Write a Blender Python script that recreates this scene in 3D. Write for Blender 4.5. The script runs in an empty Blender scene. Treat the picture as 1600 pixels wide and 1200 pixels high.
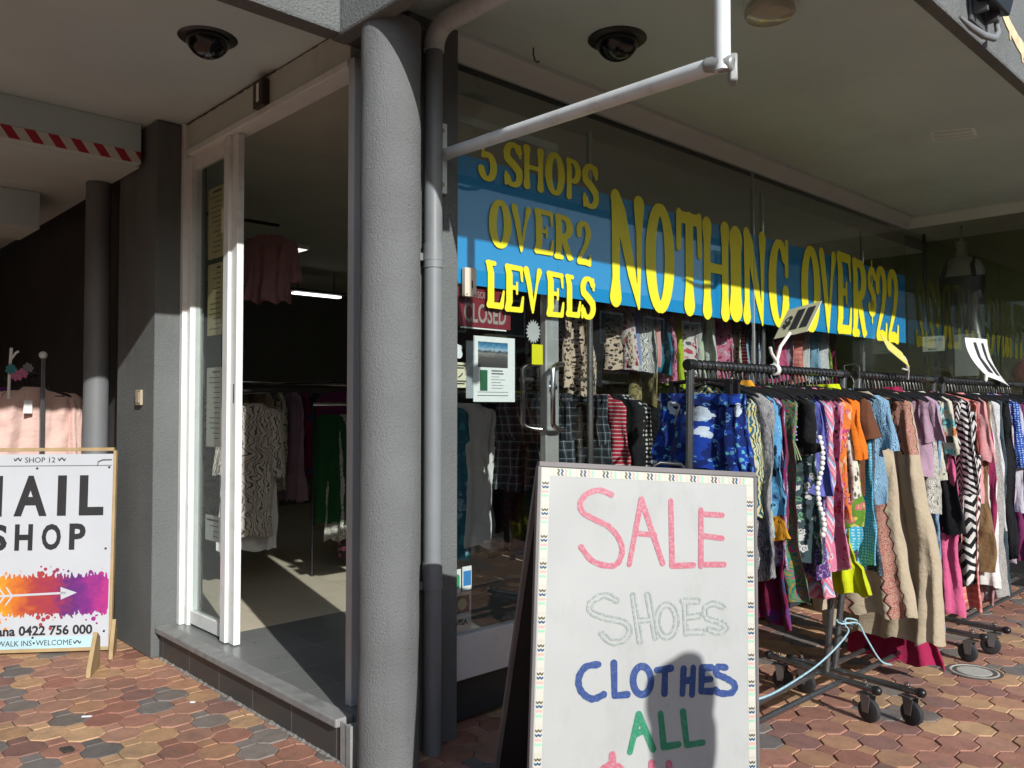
import bpy, bmesh, math, random
import numpy as np
from mathutils import Vector, Matrix, noise as mnoise
R_ = math.radians
random.seed(7); rng = np.random.RandomState(5)
sc = bpy.context.scene
COL = sc.collection
# ---------------------------------------------------------------- camera, sky, sun, exposure
cam = bpy.data.objects.new('camera', bpy.data.cameras.new('camera')); COL.objects.link(cam)
cam.location = (0, 0, 1.4)
cam.data.sensor_width = 36; cam.data.lens = 36 * 1290 / 1600; cam.data.clip_end = 500; cam.data.clip_start = .05
th, pt = R_(46.5), R_(1.6)
fw = Vector((math.cos(th) * math.cos(pt), math.sin(th) * math.cos(pt), math.sin(pt)))
cam.rotation_euler = fw.to_track_quat('-Z', 'Y').to_euler()
sc.camera = cam
LD = Vector((.265, .964, -.480)).normalized()          # the way the sunlight travels
sun = bpy.data.objects.new('sun', bpy.data.lights.new('sun', 'SUN')); COL.objects.link(sun)
sun.data.energy = 4.5; sun.data.angle = R_(.53); sun.data.color = (1, .975, .94)
sun.location = (-2, -6, 8); sun.rotation_euler = LD.to_track_quat('-Z', 'Y').to_euler()
W = bpy.data.worlds.new('World'); sc.world = W; W.use_nodes = True
sky = W.node_tree.nodes.new('ShaderNodeTexSky'); sky.sky_type = 'NISHITA'; sky.sun_disc = False
sky.sun_elevation = math.asin(-LD.z); sky.sun_rotation = math.atan2(-LD.x, -LD.y)
bg = W.node_tree.nodes['Background']; bg.inputs[1].default_value = .13
W.node_tree.links.new(sky.outputs[0], bg.inputs[0])
sc.view_settings.view_transform = 'Standard'; sc.view_settings.look = 'None'
sc.view_settings.exposure = .10; sc.view_settings.gamma = 1
sc.cycles.transparent_max_bounces = 32; sc.cycles.max_bounces = 10
sc.cycles.caustics_reflective = False; sc.cycles.caustics_refractive = False
try: sc.cycles.use_denoising = True; sc.cycles.denoiser = 'OPENIMAGEDENOISE'
except Exception: pass

# ---------------------------------------------------------------- materials
MATS = {}
def newmat(name):
    m = bpy.data.materials.new(name); m.use_nodes = True
    nt = m.node_tree; b = nt.nodes['Principled BSDF']
    return m, nt, b
def N(nt, typ, **kw):
    n = nt.nodes.new(typ)
    for k, v in kw.items():
        if k in n.inputs.keys() if isinstance(k, str) else False: n.inputs[k].default_value = v
        else: setattr(n, k, v)
    return n
def c4(c): return (c[0], c[1], c[2], 1)
def mixc(nt, fac, a, b, mode='MIX'):
    n = nt.nodes.new('ShaderNodeMix'); n.data_type = 'RGBA'; n.blend_type = mode
    for s, v in ((0, fac), (6, a), (7, b)):
        if isinstance(v, bpy.types.NodeSocket): nt.links.new(v, n.inputs[s])
        elif s == 0: n.inputs[0].default_value = v
        else: n.inputs[s].default_value = c4(v)
    return n.outputs[2]
def ramp(nt, fac, stops, const=False):
    r = nt.nodes.new('ShaderNodeValToRGB'); e = r.color_ramp.elements
    if const: r.color_ramp.interpolation = 'CONSTANT'
    while len(e) < len(stops): e.new(.5)
    for el, (p, c) in zip(e, stops):
        el.position = p; el.color = c4(c) if len(c) == 3 else c
    nt.links.new(fac, r.inputs[0]); return r.outputs[0]
def math_(nt, op, a, b=None, c=None):
    n = nt.nodes.new('ShaderNodeMath'); n.operation = op
    for i, v in enumerate((a, b, c)):
        if v is None: continue
        if isinstance(v, bpy.types.NodeSocket): nt.links.new(v, n.inputs[i])
        else: n.inputs[i].default_value = v
    return n.outputs[0]
def M(name, col, rough=.6, metal=0, var=.12, vs=4, bump=0, bs=60, bst=(1, 1, 1), bd=.004, spec=.5, dirt=None, ds=2.0, coat=0, streak=1.0):
    """a painted / metal / plastic surface: base colour, uneven tone, dirt of its own shape, fine bump"""
    if name in MATS: return MATS[name]
    m, nt, b = newmat(name); MATS[name] = m
    tc = nt.nodes.new('ShaderNodeTexCoord')
    n1 = N(nt, 'ShaderNodeTexNoise'); n1.inputs['Scale'].default_value = vs; n1.inputs['Detail'].default_value = 6
    nt.links.new(tc.outputs['Object'], n1.inputs['Vector'])
    f = ramp(nt, n1.outputs[0], [(.3, (0, 0, 0)), (.7, (1, 1, 1))])
    lo = [x * (1 - var) for x in col]; hi = [min(1, x * (1 + var)) for x in col]
    c = mixc(nt, f, lo, hi)
    if dirt:
        mpd = nt.nodes.new('ShaderNodeMapping'); mpd.inputs['Scale'].default_value = (1, 1, streak); nt.links.new(tc.outputs['Object'], mpd.inputs[0])
        n2 = N(nt, 'ShaderNodeTexNoise'); n2.inputs['Scale'].default_value = ds; n2.inputs['Detail'].default_value = 9; n2.inputs['Roughness'].default_value = .7
        nt.links.new(mpd.outputs[0], n2.inputs['Vector'])
        f2 = ramp(nt, n2.outputs[0], [(.52, (0, 0, 0)), (.72, (1, 1, 1))])
        c = mixc(nt, f2, c, dirt) if False else mixc(nt, math_(nt, 'MULTIPLY', f2, .7), c, dirt)
    nt.links.new(c, b.inputs['Base Color'])
    r2 = math_(nt, 'MULTIPLY_ADD', n1.outputs[0], .2, rough - .1); nt.links.new(r2, b.inputs['Roughness'])
    b.inputs['Metallic'].default_value = metal; b.inputs['Specular IOR Level'].default_value = spec
    if coat: b.inputs['Coat Weight'].default_value = coat
    if bump:
        mp = nt.nodes.new('ShaderNodeMapping'); mp.inputs['Scale'].default_value = bst
        nt.links.new(tc.outputs['Object'], mp.inputs[0])
        n3 = N(nt, 'ShaderNodeTexNoise'); n3.inputs['Scale'].default_value = bs; n3.inputs['Detail'].default_value = 7; n3.inputs['Roughness'].default_value = .68
        nt.links.new(mp.outputs[0], n3.inputs['Vector'])
        bp = nt.nodes.new('ShaderNodeBump'); bp.inputs['Strength'].default_value = bump; bp.inputs['Distance'].default_value = bd
        nt.links.new(n3.outputs[0], bp.inputs['Height']); nt.links.new(bp.outputs[0], b.inputs['Normal'])
    return m
def glassmat(name, tint=(.95, .97, .96), f0=.04):
    if name in MATS: return MATS[name]
    m, nt, b = newmat(name); MATS[name] = m
    nt.nodes.remove(b); out = nt.nodes['Material Output']
    lw = nt.nodes.new('ShaderNodeLayerWeight'); lw.inputs[0].default_value = .5
    p5 = math_(nt, 'POWER', lw.outputs['Facing'], 4.5)
    fac = math_(nt, 'MULTIPLY_ADD', p5, 1 - f0, f0)
    tr = nt.nodes.new('ShaderNodeBsdfTransparent'); tr.inputs[0].default_value = c4(tint)
    gl = nt.nodes.new('ShaderNodeBsdfGlossy'); gl.inputs['Roughness'].default_value = .0; gl.inputs[0].default_value = (1, 1, 1, 1)
    mx = nt.nodes.new('ShaderNodeMixShader')
    nt.links.new(fac, mx.inputs[0]); nt.links.new(tr.outputs[0], mx.inputs[1]); nt.links.new(gl.outputs[0], mx.inputs[2])
    nt.links.new(mx.outputs[0], out.inputs[0]); return m
def emit(name, col, st):
    if name in MATS: return MATS[name]
    m, nt, b = newmat(name); MATS[name] = m
    b.inputs['Base Color'].default_value = c4(col); b.inputs['Emission Color'].default_value = c4(col); b.inputs['Emission Strength'].default_value = st
    return m
def tilemat(name, col, grout, sx, sy, gw=.004, rough=.35, axes='XY', var=.12, off=(0, 0)):
    """square tiles laid out in the object's own metres"""
    m, nt, b = newmat(name); MATS[name] = m
    tc = nt.nodes.new('ShaderNodeTexCoord'); sp = nt.nodes.new('ShaderNodeSeparateXYZ'); nt.links.new(tc.outputs['Object'], sp.inputs[0])
    fs = []; ids = []
    for ax, s, o in ((axes[0], sx, off[0]), (axes[1], sy, off[1])):
        d = math_(nt, 'DIVIDE', math_(nt, 'ADD', sp.outputs[ax], o + 50 * s), s)
        fr = math_(nt, 'FRACT', d); ids.append(math_(nt, 'FLOOR', d))
        fs.append(math_(nt, 'LESS_THAN', fr, gw / s))
    g = math_(nt, 'MAXIMUM', fs[0], fs[1])
    wn = nt.nodes.new('ShaderNodeTexWhiteNoise'); wn.noise_dimensions = '2D'
    cb = nt.nodes.new('ShaderNodeCombineXYZ'); nt.links.new(ids[0], cb.inputs[0]); nt.links.new(ids[1], cb.inputs[1]); nt.links.new(cb.outputs[0], wn.inputs['Vector'])
    ns = N(nt, 'ShaderNodeTexNoise'); ns.inputs['Scale'].default_value = 9; ns.inputs['Detail'].default_value = 7; nt.links.new(tc.outputs['Object'], ns.inputs['Vector'])
    t = math_(nt, 'MULTIPLY_ADD', wn.outputs[0], .4, math_(nt, 'MULTIPLY', ns.outputs[0], .6))
    c = mixc(nt, t, [x * (1 - var) for x in col], [x * (1 + var) for x in col])
    nt.links.new(mixc(nt, g, c, grout), b.inputs['Base Color'])
    nt.links.new(math_(nt, 'MULTIPLY_ADD', ns.outputs[0], .25, rough - .1), b.inputs['Roughness'])
    bp = nt.nodes.new('ShaderNodeBump'); bp.inputs['Distance'].default_value = .002; bp.inputs['Strength'].default_value = .6
    nt.links.new(math_(nt, 'SUBTRACT', 1, g), bp.inputs['Height']); nt.links.new(bp.outputs[0], b.inputs['Normal'])
    return m

def FAB(name, kind, cols, s=1.0, rough=.85, ang=0, bands=()):
    """printed cloth, the print laid in the cloth's own UV metres"""
    if name in MATS: return MATS[name]
    cols = [tuple(x * .78 for x in c) for c in cols]; s = s * (1.0 if kind in ('bigprint', 'chevron', 'dots', 'plaid', 'vstripes', 'stripes') else 1.55)
    m, nt, b = newmat(name); MATS[name] = m
    uv = nt.nodes.new('ShaderNodeUVMap'); uv.uv_map = 'UVMap'
    mp = nt.nodes.new('ShaderNodeMapping'); mp.inputs['Scale'].default_value = (s, s, s); mp.inputs['Rotation'].default_value = (0, 0, ang)
    nt.links.new(uv.outputs[0], mp.inputs[0]); V = mp.outputs[0]
    def noise(scale, det=3, vec=V):
        n = nt.nodes.new('ShaderNodeTexNoise'); n.inputs['Scale'].default_value = scale; n.inputs['Detail'].default_value = det
        nt.links.new(vec, n.inputs['Vector']); return n
    def warp(amount, scale):
        n = noise(scale, 2); va = nt.nodes.new('ShaderNodeVectorMath'); va.operation = 'MULTIPLY_ADD'
        nt.links.new(n.outputs[1], va.inputs[0]); va.inputs[1].default_value = (amount,) * 3; nt.links.new(V, va.inputs[2]); return va.outputs[0]
    def vor(vec, scale, feat='F1', rnd=1.0):
        v = nt.nodes.new('ShaderNodeTexVoronoi'); v.feature = feat; v.inputs['Scale'].default_value = scale; v.inputs['Randomness'].default_value = rnd
        nt.links.new(vec, v.inputs['Vector']); return v
    k = len(cols); steps = lambda f: ramp(nt, f, [(i / k, c) for i, c in enumerate(cols)], True)
    if kind == 'plain':
        c = mixc(nt, noise(6, 5).outputs[0], [x * .85 for x in cols[0]], [min(1, x * 1.12) for x in cols[0]])
    elif kind == 'floral':
        w = warp(.06, 14); v = vor(w, 16); v2 = vor(w, 16, 'F1')
        sp = nt.nodes.new('ShaderNodeSeparateColor'); nt.links.new(v.outputs['Color'], sp.inputs[0])
        c1 = ramp(nt, sp.outputs[0], [(i / (k - 1), c) for i, c in enumerate(cols[1:])], True)
        rn = math_(nt, 'ADD', v2.outputs['Distance'], math_(nt, 'MULTIPLY', math_(nt, 'SUBTRACT', noise(60, 2).outputs[0], .5), .5))
        c = mixc(nt, math_(nt, 'GREATER_THAN', rn, .42), c1, cols[0])
        ring = math_(nt, 'LESS_THAN', math_(nt, 'ABSOLUTE', math_(nt, 'SUBTRACT', rn, .2)), .045)
        c = mixc(nt, ring, c, cols[-1])
    elif kind == 'leaf':
        w = warp(.16, 7); wv = nt.nodes.new('ShaderNodeTexWave'); wv.inputs['Scale'].default_value = 9; wv.inputs['Distortion'].default_value = 3.5; wv.inputs['Detail'].default_value = 2; wv.inputs['Detail Scale'].default_value = 2
        nt.links.new(w, wv.inputs['Vector']); c = steps(math_(nt, 'MULTIPLY_ADD', noise(12, 2).outputs[0], .5, math_(nt, 'MULTIPLY', wv.outputs[1], .6)))
    elif kind == 'paisley':
        w = warp(.07, 9); v = vor(w, 9); f = math_(nt, 'FRACT', math_(nt, 'MULTIPLY', v.outputs['Distance'], 2.6)); c = steps(f)
        c = mixc(nt, math_(nt, 'GREATER_THAN', vor(w, 30).outputs['Distance'], .62), c, cols[-1])
    elif kind in ('stripes', 'vstripes'):
        sp = nt.nodes.new('ShaderNodeSeparateXYZ'); nt.links.new(V, sp.inputs[0])
        f = math_(nt, 'FRACT', math_(nt, 'ADD', sp.outputs[1 if kind == 'stripes' else 0], math_(nt, 'MULTIPLY', noise(8).outputs[0], .12))); c = steps(f)
    elif kind == 'chevron':
        sp = nt.nodes.new('ShaderNodeSeparateXYZ'); nt.links.new(V, sp.inputs[0])
        pp = math_(nt, 'PINGPONG', sp.outputs[0], .5); f = math_(nt, 'FRACT', math_(nt, 'ADD', math_(nt, 'MULTIPLY', pp, 1.3), math_(nt, 'ADD', sp.outputs[1], math_(nt, 'MULTIPLY', noise(6).outputs[0], .15)))); c = steps(f)
    elif kind == 'dots':
        v = vor(V, 1, 'F1', .25); c = mixc(nt, math_(nt, 'LESS_THAN', v.outputs['Distance'], .3), cols[0], cols[1])
    elif kind == 'plaid':
        sp = nt.nodes.new('ShaderNodeSeparateXYZ'); nt.links.new(V, sp.inputs[0])
        fx = math_(nt, 'FRACT', sp.outputs[0]); fy = math_(nt, 'FRACT', sp.outputs[1])
        a = ramp(nt, fx, [(0, cols[0]), (.35, cols[1]), (.55, cols[2]), (.62, cols[1]), (.8, cols[0])], True)
        c = mixc(nt, .5, a, ramp(nt, fy, [(0, cols[0]), (.4, cols[1]), (.6, cols[2]), (.66, cols[0])], True))
    elif kind == 'speckle':
        c = steps(math_(nt, 'MULTIPLY_ADD', math_(nt, 'SUBTRACT', noise(90, 2).outputs[0], .5), 2.2, .5))
    elif kind == 'leopard':
        w = warp(.03, 25); v = vor(w, 34); e = math_(nt, 'ADD', v.outputs['Distance'], math_(nt, 'MULTIPLY', math_(nt, 'SUBTRACT', noise(45).outputs[0], .5), .5))
        c = ramp(nt, e, [(0, cols[1]), (.16, cols[0]), (.43, cols[2])], True)
    elif kind == 'bands':
        sp = nt.nodes.new('ShaderNodeSeparateXYZ'); nt.links.new(uv.outputs[0], sp.inputs[0])
        c = mixc(nt, noise(6, 5).outputs[0], [x * .88 for x in cols[0]], [min(1, x * 1.1) for x in cols[0]])
        w = warp(.012, 60); v = vor(w, 75); e = math_(nt, 'FRACT', math_(nt, 'MULTIPLY', v.outputs['Distance'], 2.2))
        em = ramp(nt, e, [(0, cols[1]), (.4, cols[2]), (.75, cols[0])], True)
        for x0, x1, y0, y1 in bands:
            wob = math_(nt, 'MULTIPLY', math_(nt, 'SUBTRACT', math_(nt, 'PINGPONG', math_(nt, 'MULTIPLY', sp.outputs[1], 1), .03), .015), .5)
            xx = math_(nt, 'ADD', sp.outputs[0], wob)
            ins = math_(nt, 'MULTIPLY', math_(nt, 'MULTIPLY', math_(nt, 'GREATER_THAN', xx, x0), math_(nt, 'LESS_THAN', xx, x1)), math_(nt, 'MULTIPLY', math_(nt, 'GREATER_THAN', sp.outputs[1], y0), math_(nt, 'LESS_THAN', sp.outputs[1], y1)))
            edge_ = math_(nt, 'MULTIPLY', ins, math_(nt, 'MAXIMUM', math_(nt, 'LESS_THAN', xx, x0 + .007), math_(nt, 'GREATER_THAN', xx, x1 - .007)))
            c = mixc(nt, ins, c, em); c = mixc(nt, edge_, c, cols[3])
    elif kind == 'bigprint':
        w = warp(.05, 12); v = vor(w, 7); d = math_(nt, 'ADD', v.outputs['Distance'], math_(nt, 'MULTIPLY', noise(30).outputs[0], .22))
        sp = nt.nodes.new('ShaderNodeSeparateColor'); nt.links.new(v.outputs['Color'], sp.inputs[0])
        big = math_(nt, 'MULTIPLY', math_(nt, 'LESS_THAN', d, .42), math_(nt, 'GREATER_THAN', sp.outputs[0], .45))
        v3 = vor(warp(.04, 40), 26); sm = math_(nt, 'LESS_THAN', math_(nt, 'ABSOLUTE', math_(nt, 'SUBTRACT', v3.outputs['Distance'], .3)), .07)
        sp3 = nt.nodes.new('ShaderNodeSeparateColor'); nt.links.new(v3.outputs['Color'], sp3.inputs[0])
        c = mixc(nt, math_(nt, 'GREATER_THAN', noise(9).outputs[0], .52), cols[0], cols[1])
        c = mixc(nt, math_(nt, 'MULTIPLY', sm, math_(nt, 'GREATER_THAN', sp3.outputs[0], .4)), c, cols[2])
        c = mixc(nt, math_(nt, 'MULTIPLY', math_(nt, 'LESS_THAN', v3.outputs['Distance'], .26), math_(nt, 'GREATER_THAN', sp3.outputs[1], .7)), c, cols[4])
        c = mixc(nt, big, c, cols[3])
        c = mixc(nt, math_(nt, 'LESS_THAN', v.outputs['Distance'], .1), c, cols[0])
    nt.links.new(c, b.inputs['Base Color']); b.inputs['Roughness'].default_value = rough
    b.inputs['Specular IOR Level'].default_value = .2; b.inputs['Sheen Weight'].default_value = .08
    bp = nt.nodes.new('ShaderNodeBump'); bp.inputs['Distance'].default_value = .016; bp.inputs['Strength'].default_value = .6
    nt.links.new(math_(nt, 'ADD', noise(16 / s, 4).outputs[0], math_(nt, 'MULTIPLY', noise(55 / s, 3).outputs[0], .35)), bp.inputs['Height']); nt.links.new(bp.outputs[0], b.inputs['Normal'])
    return m

# ---------------------------------------------------------------- geometry helpers
class MB:
    def __init__(s): s.v = []; s.f = []; s.mi = []; s.uv = {}; s.cur = 0
    def face(s, idx, uv=None):
        if uv: s.uv[len(s.f)] = uv
        s.f.append(tuple(idx)); s.mi.append(s.cur)
    def box(s, x0, y0, z0, x1, y1, z1):
        s.obox(((x0 + x1) / 2, (y0 + y1) / 2, (z0 + z1) / 2), (1, 0, 0), (0, 1, 0), (0, 0, 1), abs(x1 - x0) / 2, abs(y1 - y0) / 2, abs(z1 - z0) / 2); return s
    def obox(s, c, ex, ey, ez, a, b, d):
        c = Vector(c); ex = Vector(ex).normalized(); ey = Vector(ey).normalized(); ez = Vector(ez).normalized(); n = len(s.v)
        for k in range(8):
            s.v.append(c + ex * (a if k & 1 else -a) + ey * (b if k & 2 else -b) + ez * (d if k & 4 else -d))
        flip = ex.cross(ey).dot(ez) < 0
        for f in ((0, 2, 3, 1), (4, 5, 7, 6), (0, 1, 5, 4), (2, 6, 7, 3), (0, 4, 6, 2), (1, 3, 7, 5)):
            s.face([n + i for i in (f[::-1] if flip else f)])
        return s
    def bar(s, p, q, w, t, up=(0, 0, 1)):
        p = Vector(p); q = Vector(q); d = (q - p); x = d.cross(Vector(up))
        if x.length < 1e-4: x = d.cross(Vector((1, 0, 0)))
        y = x.cross(d); s.obox((p + q) / 2, d, x, y, d.length / 2, w / 2, t / 2); return s
    def tube(s, pts, r, n=10, caps=True):
        pts = [Vector(p) for p in pts]; rs = r if isinstance(r, (list, tuple)) else [r] * len(pts); st = len(s.v)
        up = None
        for i, p in enumerate(pts):
            d = (pts[min(i + 1, len(pts) - 1)] - pts[max(i - 1, 0)]).normalized()
            if up is None: up = d.orthogonal().normalized()
            up = (up - d * up.dot(d)).normalized(); w = d.cross(up)
            for k in range(n):
                a = 2 * math.pi * k / n; s.v.append(p + (up * math.cos(a) + w * math.sin(a)) * rs[i])
        for i in range(len(pts) - 1):
            for k in range(n):
                a = st + i * n + k; b = st + i * n + (k + 1) % n; s.face((a, b, b + n, a + n))
        if caps: s.face([st + k for k in range(n)][::-1]); s.face([st + (len(pts) - 1) * n + k for k in range(n)])
        return s
    def lathe(s, prof, c, n=32, axis=(0, 0, 1)):
        c = Vector(c); az = Vector(axis).normalized(); ax = az.orthogonal().normalized(); ay = az.cross(ax); st = len(s.v); m = len(prof)
        for r, z in prof:
            for k in range(n):
                a = 2 * math.pi * k / n; s.v.append(c + az * z + (ax * math.cos(a) + ay * math.sin(a)) * max(r, 1e-4))
        for i in range(m - 1):
            for k in range(n):
                a = st + i * n + k; b = st + i * n + (k + 1) % n; s.face((a, b, b + n, a + n))
        s.face([st + k for k in range(n)][::-1]); s.face([st + (m - 1) * n + k for k in range(n)]); return s
    def prism(s, poly, O, ex, ey, d):
        """2D polygon on a plane, given a thickness vector"""
        O = Vector(O); ex = Vector(ex); ey = Vector(ey); d = Vector(d); n = len(s.v); m = len(poly)
        for x, y in poly: s.v.append(O + ex * x + ey * y)
        for x, y in poly: s.v.append(O + ex * x + ey * y + d)
        s.face([n + i for i in range(m)]); s.face([n + m + i for i in range(m)][::-1])
        for i in range(m): j = (i + 1) % m; s.face((n + j, n + i, n + m + i, n + m + j))
        return s
    def add(s, verts, faces):
        n = len(s.v); s.v += [Vector(v) for v in verts]
        for f in faces: s.face([n + i for i in f])
        return s
def obj(name, mb, mats, parent=None, loc=None, smooth=False, bevel=0, sharp=.7, fixn=True):
    """links one mesh; vertices are given in world metres and stored relative to the thing's base"""
    o0 = Vector(loc) if loc is not None else Vector((0, 0, 0)); q = parent
    while q: o0 = o0 + q.location; q = q.parent
    me = bpy.data.meshes.new(name)
    me.from_pydata([tuple(Vector(v) - o0) for v in mb.v], [], mb.f)
    for m in (mats if isinstance(mats, (list, tuple)) else [mats]): me.materials.append(m)
    if any(mb.mi): me.polygons.foreach_set('material_index', mb.mi)
    if mb.uv:
        ul = me.uv_layers.new(name='UVMap')
        for p in me.polygons:
            u = mb.uv.get(p.index)
            if u:
                for k, li in enumerate(p.loop_indices): ul.data[li].uv = u[k]
    if fixn:
        bm = bmesh.new(); bm.from_mesh(me); bmesh.ops.recalc_face_normals(bm, faces=bm.faces); bm.to_mesh(me); bm.free()
    if smooth:
        me.polygons.foreach_set('use_smooth', [True] * len(me.polygons)); me.set_sharp_from_angle(angle=sharp)
    me.update()
    o = bpy.data.objects.new(name, me); COL.objects.link(o)
    if parent: o.parent = parent
    elif loc is not None: o.location = loc
    if bevel:
        b = o.modifiers.new('bevel', 'BEVEL'); b.width = bevel; b.segments = 2; b.limit_method = 'ANGLE'
    return o
def thing(name, label, cat, loc, group=None):
    o = bpy.data.objects.new(name, None); COL.objects.link(o); o.location = loc; o.empty_display_size = .1
    return tag(o, label, cat, group)
def tag(o, label, cat, group=None):
    o['label'] = label; o['category'] = cat
    if group: o['group'] = group
    return o
def struct(o): o['kind'] = 'structure'; return o

# ---------------------------------------------------------------- lettering: strokes -> outline -> flat solid letters
def seg_d(X, Y, p, q):
    (x0, y0, r0), (x1, y1, r1) = p, q; dx, dy = x1 - x0, y1 - y0; L = dx * dx + dy * dy + 1e-12
    t = np.clip(((X - x0) * dx + (Y - y0) * dy) / L, 0, 1)
    return np.hypot(X - x0 - t * dx, Y - y0 - t * dy) - (r0 + (r1 - r0) * t)
def contours(D, xs, ys):
    """marching squares at D = 0 -> closed loops"""
    nx, ny = D.shape; nxt = {}; pts = {}
    def ep(i, j, k):
        key = (i, j, k)
        if key not in pts:
            a = D[i, j]; b = D[i + 1, j] if k == 0 else D[i, j + 1]; t = a / (a - b)
            pts[key] = (xs[i] + t * (xs[i + 1] - xs[i]), ys[j]) if k == 0 else (xs[i], ys[j] + t * (ys[j + 1] - ys[j]))
        return key
    S = D < 0; act = np.argwhere((S[:-1, :-1] != S[1:, :-1]) | (S[:-1, :-1] != S[:-1, 1:]) | (S[:-1, :-1] != S[1:, 1:]))
    adj = {}
    for i, j in act:
        i = int(i); j = int(j); e = []
        if S[i, j] != S[i + 1, j]: e.append(ep(i, j, 0))
        if S[i + 1, j] != S[i + 1, j + 1]: e.append(ep(i + 1, j, 1))
        if S[i, j + 1] != S[i + 1, j + 1]: e.append(ep(i, j + 1, 0))
        if S[i, j] != S[i, j + 1]: e.append(ep(i, j, 1))
        for a, b in ([(e[0], e[1])] if len(e) == 2 else [(e[0], e[1]), (e[2], e[3])]):
            adj.setdefault(a, []).append(b); adj.setdefault(b, []).append(a)
    loops = []; seen = set()
    for k in adj:
        if k in seen: continue
        L = [k]; seen.add(k); cur = k
        while True:
            nx_ = [q for q in adj[cur] if q not in seen]
            if not nx_: break
            cur = nx_[0]; seen.add(cur); L.append(cur)
        if len(L) > 5: loops.append([pts[q] for q in L])
    return loops
def fill_loops(loops, thick):
    cu = bpy.data.curves.new('t', 'CURVE'); cu.dimensions = '2D'; cu.fill_mode = 'BOTH'; cu.extrude = thick / 2
    for L in loops:
        sp = cu.splines.new('POLY'); sp.points.add(len(L) - 1); sp.use_cyclic_u = True
        for p, (x, y) in zip(sp.points, L): p.co = (x, y, 0, 1)
    o = bpy.data.objects.new('t', cu); me = bpy.data.meshes.new_from_object(o)
    V = [v.co.copy() for v in me.vertices]; F = [tuple(p.vertices) for p in me.polygons]
    bpy.data.objects.remove(o); bpy.data.curves.remove(cu); bpy.data.meshes.remove(me); return V, F
def stroke_shape(strokes, res, pad=.02, hollow=0, clip=None):
    P = [p for s in strokes for p in s]
    x0 = min(p[0] - p[2] for p in P) - pad; x1 = max(p[0] + p[2] for p in P) + pad; y0 = min(p[1] - p[2] for p in P) - pad; y1 = max(p[1] + p[2] for p in P) + pad
    xs = np.arange(x0, x1 + res, res); ys = np.arange(y0, y1 + res, res); X, Y = np.meshgrid(xs, ys, indexing='ij'); D = np.full(X.shape, 9.0)
    for s in strokes:
        if len(s) == 1: D = np.minimum(D, np.hypot(X - s[0][0], Y - s[0][1]) - s[0][2])
        for p, q in zip(s, s[1:]): D = np.minimum(D, seg_d(X, Y, p, q))
    if hollow: D = np.abs(D + hollow) - hollow
    if clip: D = np.maximum(D, np.maximum(clip[0] - X, X - clip[1]))
    return contours(D, xs, ys)
def place2d(mb, V, F, O, ex, ey, off=0):
    O = Vector(O); ex = Vector(ex).normalized(); ey = Vector(ey).normalized(); ez = ex.cross(ey)
    mb.add([O + ex * v[0] + ey * v[1] + ez * (v[2] + off) for v in V], F)
def font_shape(body, bold=0, thick=.002):
    cu = bpy.data.curves.new('t', 'FONT'); cu.body = body; cu.size = 1; cu.offset = bold; cu.extrude = .5; cu.resolution_u = 3
    o = bpy.data.objects.new('t', cu); me = bpy.data.meshes.new_from_object(o)
    V = [v.co.copy() for v in me.vertices]; F = [tuple(p.vertices) for p in me.polygons]
    bpy.data.objects.remove(o); bpy.data.curves.remove(cu); bpy.data.meshes.remove(me)
    for v in V: v.z *= thick
    return V, F
def text(mb, body, O, ex, ey, x0, y0, x1, y1, bold=.0, thick=.002, off=.001):
    """a word fitted in the box x0..x1, y0..y1 of a plane"""
    V, F = font_shape(body, bold, thick)
    ax = min(v.x for v in V); bx = max(v.x for v in V); ay = min(v.y for v in V); by = max(v.y for v in V)
    V = [Vector((x0 + (v.x - ax) / (bx - ax) * (x1 - x0), y0 + (v.y - ay) / (by - ay) * (y1 - y0), v.z)) for v in V]
    place2d(mb, V, F, O, ex, ey, off)
def arc(cx, cy, rx, ry, a0, a1, k, rf):
    return [(cx + rx * math.cos(R_(a0 + (a1 - a0) * i / k)), cy + ry * math.sin(R_(a0 + (a1 - a0) * i / k)), rf(R_(a0 + (a1 - a0) * i / k))) for i in range(k + 1)]
_th = lambda a: .07 + .09 * abs(math.cos(a)) ** 1.3
def _stem(x, r=.12): return [(x, .17, .165), (x, .45, r), (x, 1.35, r), (x, 1.63, .165)]
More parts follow.
